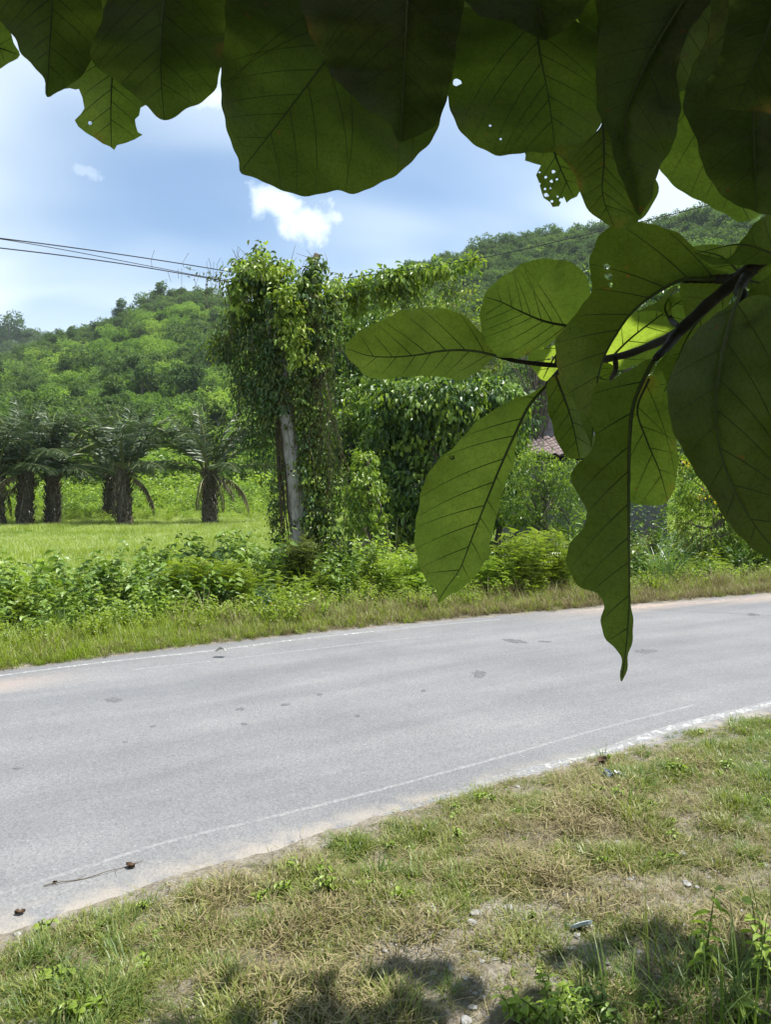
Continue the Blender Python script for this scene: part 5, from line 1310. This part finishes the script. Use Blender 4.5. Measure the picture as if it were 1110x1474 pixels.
T('drooping_tree', 'dense tree hung with leafy creepers, its left side falling in a dark column', 'tree', 612, 17.5, 560,
  [E(592, 600, 17.5, 24, 66, .8), E(560, 580, 17.3, 34, 28, .7), E(620, 566, 17.5, 60, 22, .9), E(660, 582, 17.2, 56, 34, .9), E(705, 575, 17.2, 44, 26, .8), E(640, 640, 17.8, 60, 60, .8), E(700, 640, 17.8, 40, 50, .7), E(600, 700, 17.5, 50, 50, .8), E(665, 720, 17.6, 56, 50, .8), E(545, 620, 17.5, 22, 30, .5), E(740, 600, 17.6, 30, 40, .6), E(720, 700, 17.6, 40, 50, .7), E(560, 660, 17.8, 30, 50, .6), E(575, 735, 17.6, 34, 46, .6), E(630, 760, 17.4, 46, 36, .6)],
  ['mid', 'bright', 'mid', 'dark', 'dark'], 1000, 15, .17, .15, n=6, seed=3, inner=.6, down=.95)
T('roadside_tree', 'low leafy tree between the pole side trees and the drooping tree', 'tree', 580, 18.6, 560,
  [E(590, 548, 18.6, 46, 20, .7), E(640, 535, 18.8, 44, 22, .6), E(520, 580, 18.6, 22, 26, .5), E(556, 556, 18.6, 26, 20, .6), E(500, 610, 18.6, 20, 30, .5)], ['bright', 'mid', 'dark'], 260, 13, .15, .12, seed=21, inner=.5, rad=(.03, .02), bark='vinestem')
T('roadside_tree', 'dark leafy tree between the drooping tree and the tiled roof', 'tree', 715, 19, 560,
  [E(700, 580, 19, 40, 40, .8), E(720, 640, 19, 44, 50, .8), E(690, 690, 19, 50, 50, .8), E(735, 720, 19, 40, 40, .7)], ['mid', 'dark', 'bright'], 420, 13, .18, .12, seed=22, inner=.5, rad=(.10, .05))
T('conical_bush', 'cone shaped bush of creeper leaves standing by itself right of the vine tree', 'bush', 524, 16.2, 660,
  [E(524, 668, 16.2, 17, 22, .26), E(524, 705, 16.2, 27, 34, .42), E(522, 745, 16.3, 30, 28, .45)], ['bright', 'bright', 'mid'], 190, 13, .08, .095, n=6, seed=4, inner=.75, down=1.0, limbs=4, rad=(.06, .04))
T('roadside_bush', 'round bush with small pale leaves behind the cone shaped bush', 'bush', 500, 19, 600,
  [E(505, 640, 19, 36, 34), E(480, 690, 19, 34, 50), E(550, 680, 19, 40, 40), E(470, 640, 19.5, 24, 40)], ['dark', 'mid', 'olive', 'dark'], 330, 12, .15, .10, seed=5, limbs=20, rad=(.06, .03))
plant('roadside_bush', 'feathery round shrub just below the tiled roof', 'bush', gbase(785, 15.5), [gbase(785, 15.5), np.array(W(785, 740, 15.5)), np.array(W(788, 680, 15.5))], [.06, .03],
  [E(770, 676, 15.5, 34, 30), E(814, 690, 15.5, 28, 34), E(755, 722, 15.5, 34, 40), E(800, 740, 15.6, 40, 40)], ['mid', 'bright', 'mid'], 420, 14, .11, .07, .4, seed=6, limbs=20)
T('roadside_tree', 'tall dark tree rising behind the twig, mostly hidden by the hanging leaves', 'tree', 900, 25, 440,
  [E(860, 450, 25, 90, 60), E(950, 440, 25, 90, 60), E(1040, 430, 25, 80, 60), E(900, 540, 24.5, 110, 80), E(1020, 540, 24.5, 100, 80), E(1090, 500, 25, 70, 90)], ['dark', 'mid', 'dark'], 600, 13, .32, .2, seed=7, rad=(.25, .12))
T('scrub_tree', 'bare twiggy tree standing over the concrete wall', 'tree', 765, 22.25, 480,
  [E(740, 500, 22.2, 50, 40), E(790, 480, 22.2, 60, 50), E(770, 560, 22.2, 50, 34)], ['olive', 'dark'], 150, 8, .25, .11, seed=8, limbs=120, lr=.016, rad=(.07, .04))
plant('roadside_tree', 'leafy tree with yellow flowers at the right edge beyond the road', 'tree', gbase(1030, 17), [gbase(1030, 17), np.array(W(1035, 760, 17)), np.array(W(1040, 690, 17))], [.08, .04],
  [E(1010, 690, 17, 36, 40), E(1050, 710, 17, 40, 46), E(1090, 700, 17, 40, 60), E(985, 690, 17.2, 24, 40), E(1020, 760, 17, 50, 40), E(1090, 770, 17, 50, 40)], ['mid', 'yellow', 'bright'], 460, 13, .13, .10, .32, seed=9, limbs=40)
def flowers():
    r = np.random.default_rng(3); t = [o for o in bpy.data.objects if o.get('label', '').startswith('leafy tree with yellow flowers')][0]; b = np.array(t.location)
    P = np.array([tuple(W(px + r.normal() * 2, py + r.normal() * 2, 16.3)) for px, py in [(1014, 706), (1030, 724), (1036, 728), (1022, 714), (985, 664), (990, 672), (1090, 700), (1075, 690), (1006, 716)] for _ in range(5)])
    V, f = leaf_geo(P, r.normal(size=P.shape), r.normal(size=P.shape) + [0, -.5, .8], .05, .04, 4); obj('flowers', make_mesh('flowers', V - b, f, [M['flower']]), t)['kind'] = 'stuff'
flowers()

# roadside shrubs, each its own plant
def feather_shrub(px, d, hpx, wpx, mat, label, seed, name='feathery_shrub', L=.24):
    b = gbase(px, d); H = hpx / F * d
    t = thing(name, label, 'shrub', tuple(b)); r = np.random.default_rng(seed); st = Geo(); P = []; D = []
    for k in range(16):
        a = r.uniform(0, 6.28); h = H * r.uniform(.55, 1.08); q = wpx / F * d * .5 * r.random() ** .7
        tip = np.array([math.cos(a) * q, math.sin(a) * q * .8, h]); bb = np.array([math.cos(a) * q * .4, math.sin(a) * q * .4, 0])
        c = resample(np.array([bb, (bb + tip) / 2 + [0, 0, .06 * h], tip]), 7); V, f = tube(c, np.linspace(.008, .002, 7), 4, False); st.add(V, f)
        for j in range(34):
            u = .15 + .85 * (j + r.random()) / 34; i = min(int(u * 6), 5); P.append(c[i] + (c[i + 1] - c[i]) * (u * 6 - i)); az = j * 2.4 + r.random()
            D.append([math.cos(az), math.sin(az), .75 - .5 * r.random()])
    P = np.array(P); V, f = spray_geo(r, P, np.array(D), np.array([0, 0, 1.]) + .25 * r.normal(size=P.shape), L * r.uniform(.55, 1.2, len(P)), 7, .3, .36)
    obj('stems', st.mesh('stems', [M['stem']]), t); obj('foliage', make_mesh('foliage', V, f, [M[mat]]), t)
    return t
feather_shrub(752, 13.3, 96, 80, 'yellow', 'feathery yellow green shrub below the hanging leaf tip', 1)
feather_shrub(800, 13.6, 92, 60, 'yellow', 'second feathery yellow green shrub, half behind the longest leaf', 2)
feather_shrub(712, 13.2, 60, 50, 'bright', 'low feathery shrub left of the yellow green one', 3)
feather_shrub(596, 13.0, 66, 90, 'bright', 'ferny bright green shrub under the lowest hanging leaf', 4)
feather_shrub(430, 13.2, 90, 50, 'olive', 'thin leggy shrub in front of the vine tree foot', 5, L=.2)
feather_shrub(262, 11.6, 80, 60, 'yellow', 'leggy yellowish weed rising from the left thicket', 6, 'tall_weed')
feather_shrub(330, 11.9, 74, 70, 'yellow', 'pale spiky weed between the left thicket and the vine tree', 7, 'tall_weed')
def leafy_shrub(px, d, H, k, label, seed, sc=1.0):
    t = thing('leafy_shrub', label, 'shrub', tuple(gbase(px, d)), seed * 1.3); t.scale = (sc,) * 3
    mat, leaf = k
    o = obj('foliage', weed_proto(200 + seed, H, 16, leaf, .55, mat, 22, 6, .5), t); return t
for a in [(545, 13.6, 1.15, ('bright', .12), 'bright broad shrub left of the lowest hanging leaf', 1), (498, 13.4, 1.1, ('mid', .11), 'mid green shrub beside the foot of the vine tree', 2),
          (640, 13.6, 1.0, ('mid', .12), 'dark green shrub directly under the lowest hanging leaf', 3), (370, 13.0, 1.25, ('mid', .14), 'tall dark leaved weed just left of the vine tree', 4),
          (310, 13.6, 1.2, ('mid', .15), 'tall weed with broad leaves left of the vine tree, near the palms', 5), (215, 13.0, 1.1, ('bright', .13), 'bright broad leaved weed in the middle of the left thicket', 6),
          (120, 12.2, 1.05, ('mid', .15), 'large leaved weed in the left thicket below the palms', 7), (40, 11.6, 1.0, ('bright', .14), 'bright weed at the left end of the thicket', 8),
          (1000, 16.5, .8, ('yellow', .10), 'low yellow green bush at the right roadside', 9), (1070, 17, .9, ('bright', .10), 'low bright bush at the far right of the roadside', 10),
          (900, 15.0, .9, ('mid', .11), 'shrub hidden behind the longest leaf by the road', 11), (850, 14.8, 1.3, ('mid', .12), 'dark shrub beside the dry reeds', 12), (925, 16.6, 1.9, ('mid', .12), 'tall leafy shrub behind the blue green grass', 13), (880, 16.4, 1.8, ('dark', .12), 'tall dark shrub behind the longest leaf', 14)]:
    leafy_shrub(*a)
def reed(px, d, n, H, wd, mat, label, seed, spread, bend=.8, name='grass_clump'):
    t = thing(name, label, 'grass', tuple(gbase(px, d))); obj('blades', grass_proto(300 + seed, n, H, wd, spread, bend, mat, .25, 5), t); return t
reed(950, 15.3, 150, 1.25, .030, 'bluegreen', 'tall blue green grass clump at the right roadside', 1, .35, 1.1)
reed(820, 15.2, 130, 1.5, .022, 'straw', 'clump of dry brown reeds under the feathery round shrub', 2, .4, 1.3)
reed(905, 16.2, 120, 1.6, .022, 'straw', 'dry reed clump behind the longest leaf', 3, .4, 1.2)
reed(1000, 17.0, 40, 1.9, .02, 'straw', 'bunch of upright dry canes at the right', 6, .3, .2)
reed(230, 11.0, 60, .7, .016, 'grass', 'tuft of long bright grass in the left thicket', 4, .16, 1.0)
reed(560, 14.5, 40, 1.5, .012, 'straw', 'sparse dry grass stalks beside the cone shaped bush', 5, .4, .3)
# ------------------------------------------------------------------ small house half hidden behind the leaves
def box_geo(lo, hi):
    (a, b, c), (d, e, f) = lo, hi
    V = [(a, b, c), (d, b, c), (d, e, c), (a, e, c), (a, b, f), (d, b, f), (d, e, f), (a, e, f)]
    return np.array(V, float), [np.array([[0, 3, 2, 1], [4, 5, 6, 7], [0, 1, 5, 4], [1, 2, 6, 5], [2, 3, 7, 6], [3, 0, 4, 7]])]
M['block'] = rough_mat('concrete_block', [(.12, .115, .12), (.19, .185, .19), (.25, .245, .25)], 5, bump=.3)
M['mortar'] = rough_mat('grey_mortar', [(.10, .10, .10), (.17, .17, .165)], 14)
M['tile'] = rough_mat('red_brown_tile', [(.14, .105, .10), (.21, .165, .155), (.28, .235, .22)], 4, bump=.25)
M['post'] = rough_mat('concrete_post', [(.16, .16, .165), (.26, .26, .26)], 4)
M['pipe'] = rough_mat('white_pipe', [(.62, .62, .6), (.75, .75, .73)], 6, rough=.5)
def build_house():
    X0, Y0 = 3.35, 20.6; gz = gz1(X0 + 1.5, Y0)
    t = thing('house', 'small block house with a brown tiled lean-to roof, glimpsed behind the hanging leaves', 'house', (X0, Y0, gz)); o = np.array(t.location)
    def part(nm, lo, hi, mat, par=None):
        V, f = box_geo(lo, hi); g = Geo(); g.add(V, f); x = obj(nm, g.mesh(nm, [M[mat]]), par or t); return x
    wl = 4.2
    # rear wall of separate concrete blocks on a mortar core
    wall = part('wall', (0.0, 2.02, 0), (wl, 2.14, 4.25), 'mortar')
    bw, bh = .40, .20; V, f = box_geo((.008, 0, .008), (bw - .008, .15, bh - .008)); g = Geo(); g.add(V, f); bm = g.mesh('block', [M['block']])
    r = np.random.default_rng(2)
    for row in range(11, 21):
        for c in range(0, 15):
            x = c * bw + (.2 if row % 2 else 0)
            if x + bw > wl: continue
            b = obj('block', bm, wall); b.location = (x, 1.99 + r.normal() * .004, row * bh)
    part('wall', (0.02, .05, 0), (.14, 2.0, 2.9), 'mortar'); part('wall', (.15, .05, 0), (wl, .18, 2.82), 'mortar'); part('wall', (wl - .12, .19, 0), (wl, 2.0, 2.9), 'mortar')
    part('post', (.32, 1.72, 0), (.56, 1.96, 4.9), 'post'); 
    # lean-to roof: overlapping curved tiles, one object each
    sl = math.atan2(.62, 2.2); roof = obj('roof', None, t); roof.location = (-.25, -.25, 2.98); roof.rotation_euler = (sl, 0, 0)
    V, f = box_geo((0, 0, -.05), (wl + .4, 2.25, -.03)); g = Geo(); g.add(V, f); deck = obj('roof', g.mesh('roof', [M['mortar']]), t); deck.location = roof.location; deck.rotation_euler = roof.rotation_euler
    bpy.data.objects.remove(roof); tw, tl = .26, .40
    n = 7; u = np.linspace(0, 1, n); prof = .035 * np.sin(u * 2 * np.pi) + .055 * np.exp(-((u - .9) / .09) ** 2)
    top = np.stack([u * tw, 0 * u, prof + .022], -1); bot = top - [0, 0, .018]
    V = np.concatenate([top, top + [0, tl, -.018], bot, bot + [0, tl, -.018]])
    i = np.arange(n - 1); q = [np.stack([i, i + 1, i + 1 + n, i + n], -1), np.stack([i + 2 * n, i + 3 * n, i + 3 * n + 1, i + 2 * n + 1], -1), np.stack([i, i + 2 * n, i + 2 * n + 1, i + 1], -1), np.stack([i + n, i + n + 1, i + 3 * n + 1, i + 3 * n], -1)]
    me = make_mesh('tile', V, [np.concatenate(q)], [M['tile']])
    for row in range(7):
        for c in range(17):
            b = obj('tile', me, deck); b.location = (c * tw, row * .32 - .08, .0 + r.normal() * .003); b.rotation_euler = (0, 0, r.normal() * .008)
    P = np.array([(.05, .9, 3.3), (-.12, .82, 3.75)]); V, f = tube(np.array([(.22, .9, 3.28), (.10, .82, 3.72)]), .035, 8); g = Geo(); g.add(V, f); obj('pipe', g.mesh('pipe', [M['pipe']], True), t)
build_house()

# ------------------------------------------------------------------ small things on the road and the near verge
def gp(px, py, h=0.0):
    d = (EYE - h) * F / (py - HY)
    for _ in range(3):
        x = (px - HX) / F * d; z = gz1(x, d) if not (y_near(x) < d < y_far(x)) else float(road_z(x, d)); d = (EYE - z - h) * F / (py - HY)
    return np.array([(px - HX) / F * d, d, z])
def lump(name, label, cat, px, py, w, dpt, h, mat, seed, sub=2, group=None, flat=.0):
    p = gp(px, py); r = np.random.default_rng(seed); bm = bmesh.new(); bmesh.ops.create_icosphere(bm, subdivisions=sub, radius=.5)
    ph = r.uniform(0, 6, 6)
    for v in bm.verts:
        c = v.co; k = 1 + .14 * math.sin(3 * c.x + ph[0]) + .14 * math.sin(5 * c.y + ph[1]) + .12 * math.sin(7 * c.z + 4 * c.x + ph[2]) + .07 * r.normal()
        v.co = Vector((c.x * w * k, c.y * dpt * k, max(c.z, -.3) * h * k))
    me = bpy.data.meshes.new(name); bm.to_mesh(me); bm.free(); me.materials.append(M[mat])
    o = obj(name, me); o.location = (p[0], p[1], p[2] + h * .22); o.rotation_euler = (r.normal() * .12, r.normal() * .12, r.uniform(0, 6)); return tag(o, label, cat, group)
M['slate'] = rough_mat('pale_slate', [(.30, .36, .40), (.44, .50, .54), (.52, .57, .60)], 16, bump=.4, bdist=.004)
def slab():
    p = gp(838, 1342); r = np.random.default_rng(8); n = 11; a = np.linspace(0, 2 * np.pi, n, endpoint=False); rr = 1 + .22 * (r.random(n) - .5)
    top = np.stack([np.cos(a) * .045 * rr, np.sin(a) * .032 * rr, .010 + .012 * np.cos(a) - .02 * np.sin(a)], -1) + [0, 0, .03]; bot = top * [.95, .95, 1] - [0, 0, .016]
    i = np.arange(n); j = (i + 1) % n
    me = make_mesh('stone', np.concatenate([top, bot, [top.mean(0) + [0, 0, .004]], [bot.mean(0)]]), [np.stack([i, i + n, j + n, j], -1), np.concatenate([np.stack([i, j, 0 * i + 2 * n], -1), np.stack([j + n, i + n, 0 * i + 2 * n + 1], -1)])], [M['slate']])
    o = obj('stone', me); o.location = p; tag(o, 'flat pale blue grey stone tilted up in the dry grass', 'stone')
slab()
for i, (px, py, w, lb) in enumerate([(679, 1331, .045, 'rounded grey stone in the bare patch left of the flat pale stone'), (686, 1318, .06, 'grey stone just above the rounded grey stone in the bare patch'), (622, 1312, .045, 'small grey stone at the left end of the bare stony patch'),
                                     (672, 1472, .05, 'pale stone at the bottom edge in the shade'), (985, 1232, .05, 'light stone on the bare track at the right'), (1000, 1222, .045, 'dull stone right of the light stone on the bare track'),
                                     (962, 1228, .04, 'small stone left of the light stone on the bare track'), (640, 1262, .04, 'small stone in dry grass in the middle of the verge')]):
    lump('stone', lb, 'stone', px, py, w, w * .8, w * .55, 'stone', i + 20)
# crumpled litter
def litter():
    p = gp(884, 1124); r = np.random.default_rng(4); t = thing('litter', 'crumpled blue and white wrapper lying in the verge grass', 'litter', tuple(p + [0, 0, .012]), .4)
    def sheet(nm, w, h, mat, off, seed):
        q = np.random.default_rng(seed); n = 7; U, Vv = np.meshgrid(np.linspace(-.5, .5, n), np.linspace(-.5, .5, n))
        Z = .028 * q.random((n, n)) + .02 * np.cos(U * 5 + seed) + .015
        V = np.stack([U * w + .006 * q.normal(size=(n, n)), Vv * h + .006 * q.normal(size=(n, n)), Z], -1) + np.array(off)
        obj(nm, make_mesh(nm, V, [grid_faces(n, n)], [M[mat]]), t)
    sheet('wrapper', .085, .075, 'bluefoil', (-.02, 0, .004), 1); sheet('torn_corner', .06, .05, 'whitefoil', (.045, -.01, 0), 2)
M['bluefoil'] = rough_mat('blue_wrapper', [(.06, .09, .14), (.16, .22, .3), (.45, .5, .56)], 22, rough=.3, spec=.6)
M['whitefoil'] = rough_mat('white_wrapper', [(.5, .5, .52), (.75, .75, .76)], 18, rough=.4)
litter()
def paper(px, py, w, label, seed, mat='whitefoil'):
    p = gp(px, py); q = np.random.default_rng(seed); n = 6; U, Vv = np.meshgrid(np.linspace(-.5, .5, n), np.linspace(-.5, .5, n))
    V = np.stack([U * w, Vv * w * .7, w * (.12 + .25 * q.random((n, n)) + .12 * np.cos(U * 6))], -1)
    o = obj('litter', make_mesh('litter', V, [grid_faces(n, n)], [M[mat]])); o.location = p + [0, 0, .06]; o.rotation_euler = (.3, 0, q.uniform(0, 6)); tag(o, label, 'litter')
paper(6, 928, .17, 'white scrap of litter in the grass at the far left roadside', 1)
paper(318, 946, .12, 'pale crumpled scrap on the far verge, left of the vine tree', 2, 'palegrey'); 
def leaf_thing(px, py, L, wd, label, mat, seed, h=.004, name='dead_leaf'):
    p = gp(px, py); r = np.random.default_rng(seed); n = 7; u = np.linspace(0, 1, n); w = np.sin(np.pi * u ** .8) * wd * .5 + .001
    curl = .25 * L * (u - .5) ** 2; V = []
    for s in (-1, -.5, 0, .5, 1): V.append(np.stack([(u - .5) * L, s * w, curl + abs(s) ** 1.5 * wd * .35 + .003 * r.normal(size=n)], -1))
    o = obj(name, make_mesh(name, np.concatenate(V), [grid_faces(n, 5)], [M[mat]], True)); o.location = p + [0, 0, h]; o.rotation_euler = (r.normal() * .15, r.normal() * .15, r.uniform(0, 6)); return tag(o, label, 'leaf')
M['deadleaf'] = rough_mat('dead_leaf', [(.035, .022, .014), (.08, .05, .03), (.13, .08, .05)], 25, bump=.3, bdist=.003)
M['orangeleaf'] = rough_mat('orange_dead_leaf', [(.3, .13, .04), (.42, .2, .07)], 25)
M['bluegreen_leaf'] = foliage_mat('large_pale_leaf', [(.12, .22, .12), (.16, .27, .16)])
leaf_thing(187, 1249, .055, .04, 'curled dark dead leaf lying on the road beside a thin twig', 'deadleaf', 1)
leaf_thing(28, 1316, .045, .035, 'curled dead leaf on the road edge at the lower left', 'deadleaf', 2)
leaf_thing(78, 1272, .03, .02, 'tiny dark leaf scrap at the end of the twig on the road', 'deadleaf', 3)
leaf_thing(868, 1104, .10, .07, 'dry brown leaf at the verge edge above the wrapper', 'deadleaf', 4, .03)
leaf_thing(398, 888, .35, .22, 'orange brown dead leaf under the foot of the vine tree', 'orangeleaf', 5, .10)
leaf_thing(291, 866, .30, .26, 'large pale rounded leaf at the front of the left thicket', 'bluegreen_leaf', 6, .25, 'large_leaf')
def road_twig():
    a, b, c = gp(62, 1277), gp(135, 1262), gp(206, 1240); P = resample(np.array([a, b + [.02, .01, 0], c]), 14); P[:, 2] += .006 + .004 * np.sin(np.arange(14))
    V, f = tube(P, np.linspace(.0026, .0012, 14), 5); g = Geo(); g.add(V, f)
    for k, s in ((4, 1), (9, -1), (11, 1)):
        q = np.array([P[k], P[k] + [.03, .05 * s, .008]]); V, f = tube(q, [.0014, .0008], 4); g.add(V, f)
    tag(obj('twig', g.mesh('twig', [M['vinestem']])), 'thin bare twig lying on the road near its lower left edge', 'twig')
road_twig()
def sticks():
    r = np.random.default_rng(6)
    for i, (px, py, L, lb) in enumerate([(430, 1262, .12, 'pale straw stalk on the verge edge left of middle'), (385, 1290, .14, 'thin stalk standing out over the dirt road edge')]):
        p = gp(px, py); P = resample(np.array([p + [0, 0, .005], p + [L * .2, 0, L * .8], p + [L * .1, .02, L * 1.5]]), 8); V, f = tube(P, np.linspace(.0018, .0008, 8), 4); g = Geo(); g.add(V, f)
        tag(obj('stalk', g.mesh('stalk', [M['vinestem']])), lb, 'stalk')
sticks()

# taller plants in the shade at the lower right
def shade_plants():
    r = np.random.default_rng(12)
    def put(name, me, px, py, label, cat, sc=1, partname='blades', rz=0):
        t = thing(name, label, cat, tuple(gp(px, py) - [0, 0, .01]), rz); obj(partname, me, t); t.scale = (sc,) * 3; return t
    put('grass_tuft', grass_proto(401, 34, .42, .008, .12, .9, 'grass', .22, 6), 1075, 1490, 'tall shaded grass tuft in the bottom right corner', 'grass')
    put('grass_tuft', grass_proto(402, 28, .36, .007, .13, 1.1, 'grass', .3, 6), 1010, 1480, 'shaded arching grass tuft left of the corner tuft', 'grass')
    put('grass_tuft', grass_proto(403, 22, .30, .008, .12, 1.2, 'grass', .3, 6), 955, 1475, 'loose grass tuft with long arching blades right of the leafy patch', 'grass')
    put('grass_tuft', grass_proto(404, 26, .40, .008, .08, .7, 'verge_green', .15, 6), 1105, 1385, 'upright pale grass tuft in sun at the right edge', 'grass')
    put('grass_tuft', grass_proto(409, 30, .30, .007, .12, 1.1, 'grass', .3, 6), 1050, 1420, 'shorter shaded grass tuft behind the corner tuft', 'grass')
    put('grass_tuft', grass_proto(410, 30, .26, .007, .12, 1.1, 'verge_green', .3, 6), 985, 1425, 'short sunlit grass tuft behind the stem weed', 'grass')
    put('seed_stalk', grass_proto(405, 3, .40, .008, .02, .12, 'verge_green', .04, 6), 937, 1385, 'single tall upright grass stalk standing in the dry verge', 'grass')
    put('leafy_weed', weed_proto(411, .28, 2, .075, .26, 'bright', 14, 6, .03), 1012, 1405, 'thin weed with narrow leaves on a dark stem, right of the tall stalk', 'weed', 1, 'foliage')
    put('leafy_weed', weed_proto(412, .34, 2, .055, .55, 'bright', 12, 6, .03), 1098, 1425, 'leafy weed with rounded leaves at the right edge', 'weed', 1, 'foliage')
    put('leafy_weed', weed_proto(413, .10, 12, .042, .42, 'bright', 10, 6, .12), 800, 1462, 'low bright leafy patch of weeds at the bottom in the sun', 'weed', 1.1, 'foliage')
    put('leafy_weed', weed_proto(414, .09, 8, .04, .45, 'bright', 10, 6, .1), 760, 1478, 'small bright weed at the bottom left of the leafy patch', 'weed', 1, 'foliage')
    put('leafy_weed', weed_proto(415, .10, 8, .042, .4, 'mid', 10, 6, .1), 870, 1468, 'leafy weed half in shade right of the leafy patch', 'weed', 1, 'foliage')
    put('leafy_weed', weed_proto(416, .09, 6, .05, .5, 'bright', 8, 6, .06), 1075, 1478, 'low leafy weed at the bottom right edge under grass', 'weed', 1, 'foliage')
    put('leafy_weed', weed_proto(417, .06, 6, .03, .6, 'bright', 8, 6, .05), 578, 1292, 'small green weed alone in the stony middle of the verge', 'weed', 1, 'foliage')
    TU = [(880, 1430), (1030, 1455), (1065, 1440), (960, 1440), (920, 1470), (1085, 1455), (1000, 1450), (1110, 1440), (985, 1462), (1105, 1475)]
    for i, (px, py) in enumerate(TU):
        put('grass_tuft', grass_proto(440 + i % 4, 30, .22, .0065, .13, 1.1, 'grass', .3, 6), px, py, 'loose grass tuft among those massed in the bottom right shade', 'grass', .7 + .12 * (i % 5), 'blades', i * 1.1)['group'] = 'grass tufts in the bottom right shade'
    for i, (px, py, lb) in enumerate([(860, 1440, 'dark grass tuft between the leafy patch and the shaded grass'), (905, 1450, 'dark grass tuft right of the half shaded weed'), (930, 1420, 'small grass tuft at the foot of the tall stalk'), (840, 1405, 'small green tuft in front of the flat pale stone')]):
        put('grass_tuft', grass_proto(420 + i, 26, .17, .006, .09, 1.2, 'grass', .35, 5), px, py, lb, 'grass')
shade_plants()

# ------------------------------------------------------------------ humid air between the camera and the hills
def build_haze():
    m, nt, N, L = new_mat('humid_air')
    out = N.new('ShaderNodeOutputMaterial'); v = N.new('ShaderNodeVolumePrincipled')
    v.inputs['Color'].default_value = (.80, .88, .97, 1); v.inputs['Density'].default_value = HAZE; v.inputs['Anisotropy'].default_value = .2
    L.new(v.outputs[0], out.inputs['Volume'])
    V, f = box_geo((-690, -70, LOW - 1.2), (690, 800, 165)); g = Geo(); g.add(V, f)
    o = obj('haze', g.mesh('haze', [m])); o['kind'] = 'stuff'
LOW = min(float((np.array([v.co.z for v in bpy.data.objects['ground'].data.vertices])).min()), 0.0)
HAZE = .00015
build_haze()
